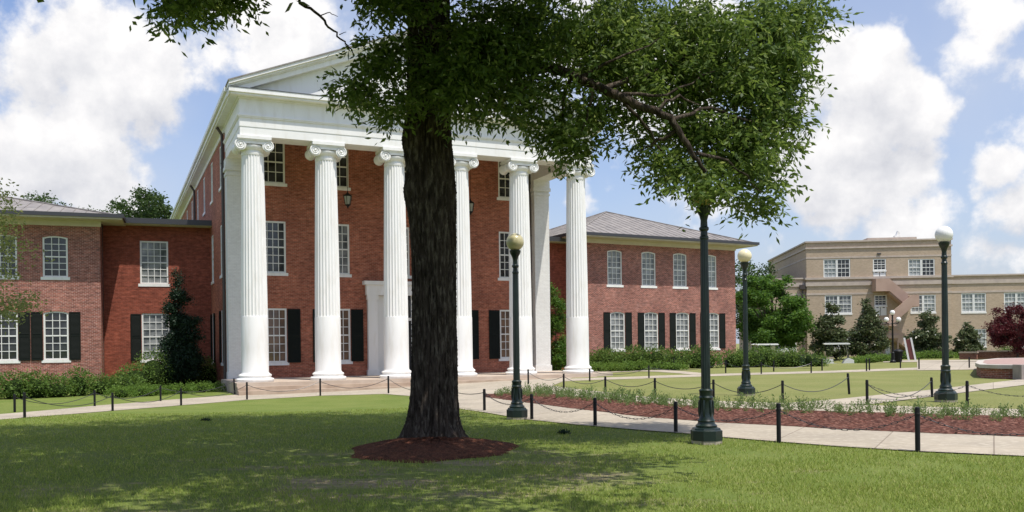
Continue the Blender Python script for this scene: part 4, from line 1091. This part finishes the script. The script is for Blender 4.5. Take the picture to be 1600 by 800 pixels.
# ---- hedges: lumpy leaf masses over a solid core with inner shade in its colour
def hedge(name, pts, wid, hgt, m, label, seed, leaf=.09, dens=300, group=None, cat='hedge', lump=.75, core=M_core):
    """pts: world ground points along its middle"""
    r = np.random.RandomState(seed); P = [Vector(p) for p in pts]; o0 = P[0].copy()
    root = empty(name, o0, 0, label, cat, group); C = []; mb = MB(); O_ = []
    for a, b in zip(P[:-1], P[1:]):
        L = (b-a).length; k = max(1, int(L/lump))
        for i in range(k):
            c = a.lerp(b, (i+.5*r.rand())/k)-o0; hh = hgt*(.75+.4*r.rand()); ww = wid*(.42+.16*r.rand())
            c = c+Vector((r.randn()*.1, r.randn()*.12, 0)); rad = np.array((max(lump*.95, ww), ww, hh*.62))
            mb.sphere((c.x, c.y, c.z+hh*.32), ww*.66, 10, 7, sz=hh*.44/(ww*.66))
            q = r.randn(int(dens*lump), 3); q /= np.linalg.norm(q, axis=1)[:, None]; q = q[q[:, 2] > -.45]
            s = (.82+.22*r.rand(len(q)))[:, None]
            C.append(np.array((c.x, c.y, c.z+hh*.38))+q*rad*s); O_.append(q)
    C = np.concatenate(C); O_ = np.concatenate(O_)
    mb.build('twigs', core, root, True, 80)  # solid dark lumps that stop the view through the leaves
    P_ = np.repeat(C, 6, 0)+r.randn(len(C)*6, 3)*leaf*1.0
    me = leaf_mesh('foliage', P_, leaf, leaf*.6, m, seed, droop=-.1, outward=np.repeat(O_, 6, 0)+r.randn(len(C)*6, 3)*.5); o = bpy.data.objects.new('foliage', me); COL.objects.link(o); o.parent = root
    return root
def gl(lst, off=0): return [G(x, y)+Vector((0, off, 0)) for x, y in lst]
hedge('hedge', gl([(-120, 628), (0, 625), (70, 622), (140, 618), (200, 614)], .6), 1.4, 1.08, M_shrub, 'long bushy green hedge along the foot of the left wing', 1, .10, 420)
hedge('hedge', gl([(205, 611), (260, 607), (330, 602)], .9), 1.8, 1.75, M_shrub, 'taller darker bushes at the corner of the left link below the evergreen', 2, .10, 420)
hedge('ground_cover', gl([(175, 622), (230, 618.5), (300, 614), (355, 610.5)], .2), .9, .42, M_juniper, 'low bright green spreading juniper between the left hedge and the path', 3, .07, 360, cat='ground cover', lump=.7)
hedge('hedge', gl([(925, 577), (990, 576.5), (1060, 576), (1130, 575)], .7), 1.8, 1.22, M_shrub, 'long rounded hedge under the right wing windows', 4, .12, 330)
hedge('round_shrub', gl([(868, 579), (878, 579)], 1.0), 1.8, 1.7, M_shrub, 'round green bush between the right pier and the last column', 5, .12, 330, cat='shrub')
hedge('hedge', gl([(1140, 574.5), (1200, 573.5), (1268, 573)], .3), 1.8, 1.15, M_shrub, 'hedge running right from the wing corner towards the golf cart', 6, .12, 330)
hedge('hedge', gl([(1276, 572.5), (1288, 572.3)], .3), 1.3, .7, M_shrub, 'low end of the hedge in front of the golf cart', 16, .11, 260)
hedge('ground_cover', gl([(925, 580), (1000, 578.8), (1075, 577.8)], 0), 1.2, .42, M_juniper, 'low bright green juniper in front of the right wing hedge', 7, .09, 300, cat='ground cover', lump=.8)
hedge('ground_cover', gl([(1348, 566), (1380, 565), (1400, 565)], .5), 2, .4, M_juniper, 'low green planting below the tallest magnolia', 8, .12, 200, cat='ground cover', lump=1)
hedge('ground_cover', gl([(1420, 561), (1470, 560), (1500, 560)], .5), 2, .5, M_juniper, 'low green planting right of the staircase foot', 9, .12, 200, cat='ground cover', lump=1)
hedge('round_shrub', gl([(1570, 556), (1600, 556)], .5), 2, 1.1, M_shrub, 'yellow green shrub under the maroon tree', 10, .12, 200, cat='shrub', lump=1)
# topiary balls of the far bollard line
# ---- young plants in the mulch bed
def plant_mesh(seed):
    r = np.random.RandomState(seed); C = []; D = []
    for s in range(9):
        a = r.rand()*2*pi; q = .16*r.rand(); hh = .20+.22*r.rand()
        for t in np.linspace(.1, 1, 12):
            C.append((q*cos(a)*(1+t*.9), q*sin(a)*(1+t*.9), hh*t)); D.append((cos(a)*.6, sin(a)*.6, .7))
    C = np.array(C)+r.randn(len(C), 3)*.02
    return leaf_mesh('bedding_plant', C, .095, .034, M_young, seed, droop=-.3, outward=np.array(D))
PM = [plant_mesh(40+i) for i in range(5)]
rp = np.random.RandomState(9)
A0 = resample([G(x, y) for x, y in ((775, 624), (830, 630), (900, 636), (1000, 647), (1112, 656), (1300, 666), (1600, 678), (1800, 684))], 200)
B0 = resample([G(x, y) for x, y in ((775, 619), (830, 616), (900, 621), (1000, 630.5), (1120, 638), (1300, 645), (1600, 653.5), (1800, 657))], 200)
for row, t in enumerate((.97, .72, .47)):
    for i in range(0, 200, 2):
        k = min(199, i+rp.randint(0, 4)); tt = t+rp.randn()*.07
        if rp.rand() < (.0, .08, .3)[row]: continue
        p = A0[k]*(1-tt)+B0[k]*tt; s = (.75+.5*rp.rand())*(.62, .56, .46)[row]
        o = bpy.data.objects.new('bedding_plant', PM[rp.randint(5)]); COL.objects.link(o)
        o.location = (p[0], p[1], float(zg(p[0], p[1]))+.05); o.rotation_euler = (0, 0, rp.rand()*6.28); o.scale = (s, s, s*(.8+.5*rp.rand()))
        tag(o, 'small leafy young plant in the red mulch bed between the two paths', 'plant', 'young plants in the mulch bed')

# ------------------------------------------------------------------ lamps
def lamp_meshes():
    b = MB(); b.lathe([(.255, 0), (.255, .06)], 8, phase=.5)
    foot = b.mesh('footing', M_concrete)
    b = MB(); b.lathe([(.262, .06), (.262, .22), (.235, .235), (.225, .26), (.15, .29)], 8, phase=.5)
    b.lathe([(.17, .27), (.18, .30), (.145, .33), (.135, .36), (.145, .38), (.12, .42), (.105, .50), (.10, .70), (.11, .74), (.12, .76), (.105, .79), (.11, .86), (.118, .88), (.09, .905)], 20)
    for k in range(6):
        a = 2*pi*k/6; b.tube([(.10*cos(a), .10*sin(a), .44), (.118*cos(a), .118*sin(a), .52), (.112*cos(a), .112*sin(a), .68), (.10*cos(a), .10*sin(a), .72)], .018, 5)
    base = b.mesh('base', M_lamp, True, 30)
    b = MB(); fl = lambda z, k: 1-.10*(k % 3 == 1)-.05*(k % 3 == 2)
    b.lathe([(.078, .88), (.074, 2.0), (.064, 3.38)], 36, flute=fl)
    b.lathe([(.06, 3.36), (.075, 3.38), (.075, 3.41), (.06, 3.43), (.056, 3.50), (.08, 3.53), (.08, 3.56), (.06, 3.58), (.055, 3.68), (.075, 3.76), (.11, 3.82), (.125, 3.86), (.13, 3.90), (.12, 3.91)], 20)
    post = b.mesh('post', M_lamp, True, 30)
    b = MB(); b.sphere((0, 0, 4.10), .205, 28, 18)
    globe = b.mesh('globe', mat('frosted_globe', (.78, .75, .62), .25, var=(.70, .65, .50), vscale=2, spec=.5), True, 80)
    return foot, base, post, globe
LM = lamp_meshes()
globeY = mat('yellowed_frosted_globe', (.62, .56, .33), .3, var=(.50, .45, .26), vscale=2)
globeW = mat('white_frosted_globe', (.82, .82, .79), .25)
def lamp(px, py, s, label, gm=None):
    p = G(px, py); root = empty('street_lamp', p-Vector((0, 0, .0)), 0, label, 'street lamp', 'green cast iron globe lamps on the lawns')
    root.scale = (s,)*3
    for nme, me in zip(('footing', 'base', 'post'), LM): inst(nme, me, root)
    me = LM[3].copy(); me.materials.clear(); me.materials.append(gm or LM[3].materials[0]); inst('globe', me, root)
    return root
lamp(1104, 693, 1.0, 'nearest dark green lamp post, its globe hidden among the oak leaves', mat('amber_frosted_globe', (.45, .36, .12), .3))
lamp(808, 655, .98, 'dark green lamp post with yellowish globe just right of the oak trunk', globeY)
lamp(1478, 628, 1.10, 'dark green lamp post with bright white globe standing on the right lawn', globeW)
lamp(1166, 618, 1.07, 'dark green lamp post with cream globe in front of the right wing corner', mat('cream_frosted_globe', (.76, .68, .44), .25))
# triple globe lamp far off
p = base_at(1395, 61, -.15); tl = empty('triple_globe_lamp', p, 0, 'distant black lamp with three white globes before the tan hall stairs', 'street lamp')
b = MB(); b.lathe([(.20, 0), (.20, .12), (.13, .2), (.11, .7), (.07, .75), (.055, 2.9), (.08, 2.95), (.05, 3.0), (.05, 3.25), (.09, 3.32)], 12)
for s in (-1, 1): b.tube([(0, 0, 2.75), (s*.2, 0, 2.68), (s*.38, 0, 2.72), (s*.42, 0, 2.85)], .03, 6); b.lathe([(.03, 2.8), (.10, 2.86), (.08, 2.9)], 8, (s*.42, 0))
b.build('post', M_black, tl, True)
for c in ((0, 0, 3.48), (-.42, 0, 3.0), (.42, 0, 3.0)): MB().sphere(c, .17, 16, 10).build('globe', globeW, tl, True, 80)

# ------------------------------------------------------------------ bollards and chains
bm_ = MB(); bm_.lathe([(.037, -.1), (.037, .655), (.034, .672), (.018, .682)], 12)
BOL = bm_.mesh('bollard', M_black, True, 30); bm_ = MB(); t = MB()
bm_.lathe([(.0375, .555), (.041, .558), (.041, .585), (.0375, .588)], 12)
COLLAR = bm_.mesh('collar', M_black, True, 30)
BP = {}
def bollard(key, px, py, hp, label, lean=0):
    """py: foot, hp: height in photo pixels; the post is a standard .68 m"""
    p = G(px, py); s = hp*p.y/F/.68; s = min(1.25, max(.85, s))
    o = empty('bollard', p, 0, label, 'bollard', 'black chain bollards along the paths'); o.scale = (1, 1, s); o.rotation_euler = (0, lean, 0)
    inst('post', BOL, o); inst('collar', COLLAR, o); BP[key] = p+Vector((0, 0, .57*s)); return o
B_ = [
 ('n0', 757, 642, 34, 'bollard on the near path between the oak trunk and the yellowish globe lamp'),
 ('n1', 831, 656, 38, 'bollard just right of the foot of the yellowish globe lamp'),
 ('n2', 930, 666, 42, 'bollard on the near path edge, midway between the two lamps left of center lawn'),
 ('n3', 1056, 676, 45, 'bollard just left of the nearest lamp base'),
 ('n4', 1217, 692, 62, 'bollard on the lawn edge, first to the right of the nearest lamp'),
 ('n5', 1434, 706, 70, 'largest and nearest bollard, standing at the lower right path edge'),
 ('r0', 825.5, 601, 24, 'bollard at the tip of the lawn below the fifth column'),
 ('r1', 881, 608, 24, 'bollard below the last column at the lawn corner'),
 ('r2', 946, 614.5, 26, 'bollard on the middle path edge right of the last column'),
 ('r3', 1023.5, 619, 27.5, 'bollard on the middle path, first left of the nearest lamp pole'),
 ('r4', 1115, 624, 31, 'bollard just right of the nearest lamp pole on the middle path'),
 ('r5', 1223, 629, 34.5, 'bollard right of the cream globe lamp at the start of the diagonal path'),
 ('r6', 1327, 616, 33, 'slightly leaning bollard on the far side of the diagonal path'),
 ('r7', 1355, 632.5, 39, 'bollard where the diagonal path meets the middle path'),
 ('r8', 1456.5, 620.5, 31, 'bollard just left of the white globe lamp beside the diagonal path'),
 ('r9', 1511.5, 636, 41, 'bollard right of the white globe lamp base'),
 ('f0', 921.5, 596, 20, 'bollard at the right end of the portico steps'),
 ('f1', 1014, 591, 20, 'bollard on the far path, in front of the first right wing window'),
 ('f2', 963, 576, 18, 'bollard in front of the hedge near the last column'),
 ('f3', 1053, 577, 17, 'bollard in front of the hedge left of the nearest lamp pole'),
 ('f4', 1134, 583, 20, 'bollard on the far path left of the cream globe lamp'),
 ('f5', 1189.5, 584.5, 18.5, 'bollard on the far path just right of the cream globe lamp'),
 ('f6', 1209, 580.5, 17, 'bollard in front of the right hedge below the bright green tree'),
 ('f7', 1267.5, 583, 18, 'bollard topped by a clipped bush left of the golf cart'),
 ('f8', 1284.5, 579, 18, 'bollard directly in front of the golf cart'),
 ('f9', 1354, 580, 20, 'left one of the close pair of bollards below the tallest magnolia'),
 ('f10', 1358.5, 579, 19, 'right one of the close pair of bollards below the tallest magnolia'),
 ('f11', 1407, 575.5, 15, 'bollard beside the trash can'),
 ('f12', 1436, 577, 18, 'bollard at the corner where the far path opens into the paved square'),
 ('f13', 1514.5, 575, 17, 'bollard before the far low brick wall'),
 ('l0', 38.5, 653, 40, 'front bollard nearest the left edge on the left path'),
 ('l1', 176, 642, 28.5, 'front bollard on the left path below the edge of the left wing'),
 ('l2', 283, 633.5, 27, 'front bollard on the left path below the dark evergreen'),
 ('l3', 386, 624.5, 27.5, 'front bollard below the first column'),
 ('l4', 500.5, 618.5, 27, 'front bollard below the second column'),
 ('l5', 607, 615, 28, 'front bollard below the third column left of the oak'),
 ('b0', 23, 644, 22, 'rear bollard by the left hedge at the left edge'),
 ('b1', 148, 635, 25, 'rear bollard by the hedge, across the path left of the wing corner'),
 ('b2', 251, 627, 25, 'rear bollard by the low juniper under the link window'),
 ('b3', 367, 617, 26, 'rear leaning bollard at the left end of the portico steps'),
]
for k, px, py, hp, lab in B_:
    bollard(k, px, py, hp, 'black '+lab, lean={'r6': -.06, 'b3': -.05, 'r8': -.03}.get(k, 0))
WHERE = {}
def chain(a, b, sag, label, grp='chains slung between the bollards'):
    p0 = BP[a] if isinstance(a, str) else a; p1 = BP[b] if isinstance(b, str) else b
    L = (p1-p0).length; m = MB(); n = max(10, int(L/.09)); O = Vector((p0.x, p0.y, float(zg(p0.x, p0.y))))
    def P(t):
        q = p0.lerp(p1, t); q = q.copy(); q.z -= sag*4*t*(1-t); return q
    # alternating links for near chains; a twisted thin line is all the far ones show
    near = (p0.y+p1.y)/2 < 24
    if near:
        for i in range(n):
            c0 = P(i/n)-O; c1 = P((i+1)/n)-O; d = c1-c0; e = d.normalized(); s = e.cross(Vector((0, 0, 1))).normalized(); u = s.cross(e)
            if i % 2: s, u = u, s
            c = (c0+c1)/2; l = d.length*.62; w = .014; ring = []
            for k in range(10):
                q = 2*pi*k/10; ring.append(c+e*l*cos(q)+s*w*sin(q))
            ring.append(ring[0]); m.tube(ring, .0048, 5, cap=False)
    else:
        m.tube([P(i/24)-O for i in range(25)], .011, 5)
    o = m.build('chain', M_chain, None, True, 60); o.location = O
    tag(o, label, 'chain', grp)
def lab(k): return [l for q, *_, l in B_ if q == k][0]
CH = [
 ('n0', 'n1', .22, 'black chain passing in front of the yellowish globe lamp along the near path'), ('n1', 'n2', .25, 'black chain along the near path edge right of the yellowish globe lamp'),
 ('n2', 'n3', .28, 'black chain over the mulch ending left of the nearest lamp base'), ('n3', 'n4', .22, 'black chain passing behind the nearest lamp base'), ('n4', 'n5', .28, 'nearest long black chain sagging before the mulch bed at right'),
 ('r0', 'r1', .25, 'chain sagging at the lawn tip below the fifth and sixth columns'), ('r1', 'r2', .22, 'chain along the lawn edge just right of the last column'), ('r2', 'r3', .22, 'chain in front of the first right wing windows'),
 ('r3', 'r4', .22, 'chain on the middle path passing behind the nearest lamp pole'), ('r4', 'r5', .28, 'chain passing in front of the cream globe lamp base'), ('r5', 'r6', .33, 'chain rising to the leaning bollard across the right lawn'),
 ('r7', 'r8', .42, 'steeper of two chains crossing over the diagonal path'), ('r7', 'r9', .30, 'chain passing behind the white globe lamp base'),
 ('l0', 'l1', .30, 'thin chain at the left edge between the first two front bollards'), ('l1', 'l2', .30, 'thin chain on the left path below the link building'), ('l2', 'l3', .30, 'thin chain on the left path ending below the first column'),
 ('l3', 'l4', .33, 'chain in front of the steps between the first and second columns'), ('l4', 'l5', .33, 'chain in front of the steps between the second and third columns'),
 ('b0', 'b1', .30, 'rear chain along the left hedge'), ('b1', 'b2', .30, 'rear chain in front of the low juniper, left half'), ('b2', 'b3', .30, 'rear chain in front of the low juniper ending at the steps'),
 ('f2', 'f3', .25, 'far chain before the hedge under the right wing'), ('f1', 'f4', .25, 'far chain on the far path behind the nearest lamp pole'), ('f4', 'f5', .22, 'far chain passing behind the cream globe lamp'), ('f0', 'f1', .25, 'far chain from the steps to the far path'),
 ('f5', 'f7', .22, 'far chain in front of the right hedge end'),
]
for a, b, s, l in CH: chain(a, b, s, l)
e1 = G(1690, 641)+Vector((0, 0, .57)); chain('r9', e1, .26, 'chain leaving the picture at right beyond the white globe lamp')
e2 = G(1700, 720)+Vector((0, 0, .57)); chain('n5', e2, .26, 'chain running right from the largest bollard out of the picture')
e3 = G(700, 630)+Vector((0, 0, .57)); chain('l5', e3, .33, 'chain disappearing behind the oak trunk from the left'); chain('n0', G(690, 632)+Vector((0, 0, .55)), .12, 'short chain disappearing behind the oak trunk from the right')

# ------------------------------------------------------------------ brick planters, golf carts, can, sign
M_plbrick = brick('planter_red_brick', (.30, .105, .075), (.20, .07, .05), (.36, .28, .23))
def planter():
    pa, pb = G(1526, 590), G(1594, 591.5); root = empty('brick_planter', pa, 0, 'curved red brick planter wall with pale stone cap at the right edge', 'planter')
    pts = [G(1526, 586), G(1533, 590.5), G(1560, 592), G(1592, 592.5), G(1660, 592), G(1740, 588), G(1760, 580), G(1740, 573), G(1650, 570), G(1560, 571.5), G(1530, 577)]
    P = [(p.x-pa.x, p.y-pa.y) for p in pts]
    h = 21*pa.y/F
    m = MB(); m.prism_z(P, -.3, h-.16); m.build('wall', M_plbrick, root)
    c = np.mean(P, 0); Q = [tuple(c+(np.array(p)-c)*1.02) for p in P]
    m = MB(); m.prism_z(Q, h-.159, h); m.build('cap', mat('pale_grey_cap_stone', (.50, .46, .40), .8, var=(.42, .38, .33), vscale=2), root)
    Q2 = [tuple(c+(np.array(p)-c)*.90) for p in P]; m = MB(); m.prism_z(Q2, h+.001, h+.006); m.build('planter_bed', mat('pinkish_gravel', (.40, .27, .23), .9, var=(.32, .21, .18), vscale=5), root)
    p = G(1602, 593); m = MB(); x, y = p.x-pa.x, p.y-pa.y; m.box(x-.35, x+.4, y-.35, y+.3, -.3, h+.02); m.build('pier', mat('grey_stone_pier', (.33, .29, .26), .85, var=(.26, .23, .21), vscale=3), root)
planter()
def lowwall(px0, px1, y0, label, name='low_brick_wall', h=.55, yb=561):
    a, b = G(px0, yb), G(px1, yb); root = empty(name, a, math.atan2(b.y-a.y, b.x-a.x), label, 'wall', 'low brick walls before the tan hall'); L = (b-a).length
    m = MB(); m.box(0, L, 0, .5, -.3, h-.1); m.build('wall', M_plbrick, root)
    m = MB(); m.box(-.05, L+.05, -.05, .55, h-.099, h); m.build('cap', M_stone, root)
lowwall(1528, 1680, 561, 'long low red brick wall beside the maroon leaved tree', h=.66)
lowwall(1499, 1526, 561, 'short pinkish end of the low brick wall, left of the long part', h=.58, yb=561.3)

M_cartw = mat('white_plastic_body', (.72, .72, .70), .35); M_tyre = mat('black_rubber', (.015, .015, .015), .8); M_seat = mat('beige_vinyl', (.40, .33, .24), .5)
def golf_cart(loc, rz, label):
    r = empty('golf_cart', loc, rz, label, 'golf cart', 'white golf carts parked behind the hedge')
    m = MB(); pr = [(-1.15, .30), (-1.15, .62), (-.95, .72), (-.35, .70), (-.30, .38), (.35, .34), (.50, .62), (.75, .78), (1.08, .66), (1.15, .42), (1.12, .28)]
    m.prism_y(pr[::-1], -.55, .55); m.build('body', M_cartw, r)
    m = MB(); m.prism_y([(-.95, 1.80), (-.98, 1.86), (-.8, 1.92), (.75, 1.92), (.88, 1.86), (.86, 1.80)][::-1], -.60, .60); m.build('roof', mat('white_cart_roof', (.82, .82, .80), .3), r)
    m = MB()
    for y in (-.5, .5): m.tube([(.80, y, .74), (.62, y, 1.81)], .022, 6); m.tube([(-.85, y, .70), (-.85, y, 1.81)], .022, 6)
    m.build('roof_posts', M_black, r)
    m = MB(); m.add([(.79, -.48, .78), (.79, .48, .78), (.64, .48, 1.75), (.64, -.48, 1.75)], [(0, 1, 2, 3)]); m.add([(.80, -.48, .78), (.80, .48, .78), (.65, .48, 1.75), (.65, -.48, 1.75)], [(3, 2, 1, 0)])
    m.build('windshield', mat('hazy_plastic_screen', (.50, .52, .53), .12, spec=.9), r)
    m = MB(); m.box(-.80, -.30, -.5, .5, .72, .86); m.prism_y([(-.86, .86), (-.80, .86), (-.88, 1.28), (-.96, 1.28)], -.5, .5); m.build('seat', M_seat, r)
    m = MB(); m.tube([(.45, .25, .8), (.22, .25, 1.02)], .02, 6); ring = [(.22+.04*cos(q), .25+.16*sin(q), 1.02+.13*cos(q)) for q in np.linspace(0, 2*pi, 15)]; m.tube(ring, .014, 5); m.build('steering_wheel', M_black, r)
    for x in (-.78, .80):
        for y in (-.52, .40):
            m = MB(); t = MB(); t.lathe([(.14, 0), (.22, .015), (.23, .04), (.23, .10), (.22, .125), (.14, .13)], 18)
            m.add([(x+v[0], y+v[2], .23+v[1]) for v in t.v], [tuple(reversed(f)) for f in t.f]); w = m.build('wheel', M_tyre, r, True, 40)
            m = MB(); t = MB(); t.lathe([(.13, -.005), (.05, -.015), (.05, .145), (.13, .135)], 12); m.add([(x+v[0], y+v[2], .23+v[1]) for v in t.v], [tuple(reversed(f)) for f in t.f]); m.build('rim', M_cartw, w)
    for y in (-.35, .35): m = MB(); m.sphere((1.10, y, .55), .06, 10, 6); m.build('headlight', globeW, r)
    return r
golf_cart(base_at(1308, 67, -.33), -.25, 'white roofed golf cart parked behind the hedge beside the magnolias')
golf_cart(base_at(1196, 72, -.33), .15, 'white roofed golf cart half hidden under the bright green tree')
p = base_at(1403, 62, -.2); tc_ = empty('trash_can', p, 0, 'black slatted trash can beside the three globe lamp', 'trash can')
m = MB(); m.lathe([(.22, 0), (.23, .04), (.30, .72), (.30, .76)], 20)
for k in range(20): a = 2*pi*k/20; m.tube([(.235*cos(a), .235*sin(a), .05), (.31*cos(a), .31*sin(a), .74)], .014, 4)
m.build('bin', M_black, tc_, True, 30); m = MB(); m.lathe([(.33, .76), (.34, .79), (.30, .84), (.12, .92), (.10, .93)], 20); m.build('lid', M_black, tc_, True, 30)
p = base_at(1424, 66, -.2); sg = empty('sandwich_board', p, -.35, 'leaning dark red board between two white slanting rails by the stairs', 'sign')
m = MB(); m.prism_y([(-.10, .1), (.22, .1), (-.06, 1.62), (-.38, 1.62)], -.02, .03); m.build('board', mat('dark_red_board', (.13, .035, .03), .6), sg)
for a in (-.24, .22):
    m = MB(); m.prism_y([(a, 0), (a+.13, 0), (a-.18, 1.75), (a-.31, 1.75)], -.05, .05); m.build('rail', M_cartw, sg)
m = MB(); m.tube([(-.1, .6, 0), (-.45, .06, 1.6)], .02, 5); m.tube([(.3, .6, 0), (-.05, .06, 1.6)], .02, 5); m.build('leg', M_black, sg)

# clipped balls behind two far bollards
for px, l in ((1267.5, 'small dark clipped ball bush on the hedge line left of the golf cart'),):
    p = G(px, 576); hedge('round_shrub', [p+Vector((-.2, 0, .25)), p+Vector((.2, 0, .25))], .7, .8, M_darkleaf, l, 15, .06, 200, cat='shrub', lump=.5)
# small clods on the shaded lawn
def clod(px, py, s, label):
    r = np.random.RandomState(int(px)); p = G(px, py); C = in_ball(140, (0, 0, .02), (s, s*.6, .03), r); C[:, 2] = abs(C[:, 2])
    o = bpy.data.objects.new('grass_clump', leaf_mesh('grass_clump', C, .06, .02, M_darkleaf, 3, droop=-.4)); COL.objects.link(o); o.location = p; tag(o, label, 'debris')
clod(322, 658, .14, 'small dark clump of debris on the shaded lawn at left'); clod(882, 678, .13, 'small dark clump on the lawn between the two lamps')

# ------------------------------------------------------------------ grass blades on the near lawn
def grass():
    r = np.random.RandomState(31); n = 330000
    # denser close to the viewer
    y = 7.6+(26-7.6)*r.rand(n)**1.9; x = (r.rand(n)*2-1)*(y*.62+1)
    # keep to the near lawn: in front of the path edge
    lowp = [G(a, b) for a, b in [(-260, 690), (0, 656), (176, 642), (283, 633.5), (386, 625), (500, 618.5), (607, 615.5), (640, 619), (700, 634), (757, 645), (820, 656), (900, 664.5), (1000, 673), (1081, 679), (1126, 684), (1300, 698), (1434, 706.5), (1600, 714), (1900, 730)]]
    k = np.array([p.x/p.y for p in lowp]); yy = np.array([p.y for p in lowp]); lim = np.interp(x/y, k, yy)
    ok = y < lim-.06
    # off the mulch ring
    c0, c1 = G(545, 708), G(797, 694); cx = (c0.x+c1.x)/2; cy = (G(670, 722.5).y+G(670, 686).y)/2; rx = (c1-c0).length/2; ry = (G(670, 686).y-G(670, 722.5).y)/2
    ok &= ((x-cx)/rx)**2+((y-cy)/ry)**2 > .95
    # patchy: thin where the turf is worn
    pat = np.sin(x*1.9+np.sin(y*1.3)*2)+np.sin(y*2.7+np.sin(x*2.1)*1.7)+.6*np.sin(x*5.1+y*3.3)
    ok &= r.rand(n) < np.clip(.85+.22*pat-.5*np.exp(-((x+1.3)**2+(y-11.6)**2)/22), .12, 1)
    x, y = x[ok], y[ok]; n = len(x); z = zg(x, y)
    a = r.rand(n)*2*pi; h = .022+.03*r.rand(n); w = .0035+.0012*y/8; ln = r.randn(n, 2)*.018
    B = np.c_[x, y, z]; s = np.c_[np.cos(a), np.sin(a), np.zeros(n)]*w[:, None]
    T = B+np.c_[ln, h]
    V = np.stack([B-s, B+s, T], 1).reshape(-1, 3)
    me = bpy.data.meshes.new('grass'); me.vertices.add(3*n); me.vertices.foreach_set('co', V.ravel()); me.loops.add(3*n); me.loops.foreach_set('vertex_index', np.arange(3*n)); me.polygons.add(n)
    me.polygons.foreach_set('loop_start', np.arange(0, 3*n, 3)); me.polygons.foreach_set('loop_total', np.full(n, 3)); me.materials.append(leafmat('grass_blades', (.17, .25, .036), (.30, .35, .08), (.44, .40, .17), trans=.3, rough=.6)); me.update()
    o = bpy.data.objects.new('grass', me); COL.objects.link(o); tag(o, 'short mown grass of the front lawn', 'grass', kind='stuff')
grass()
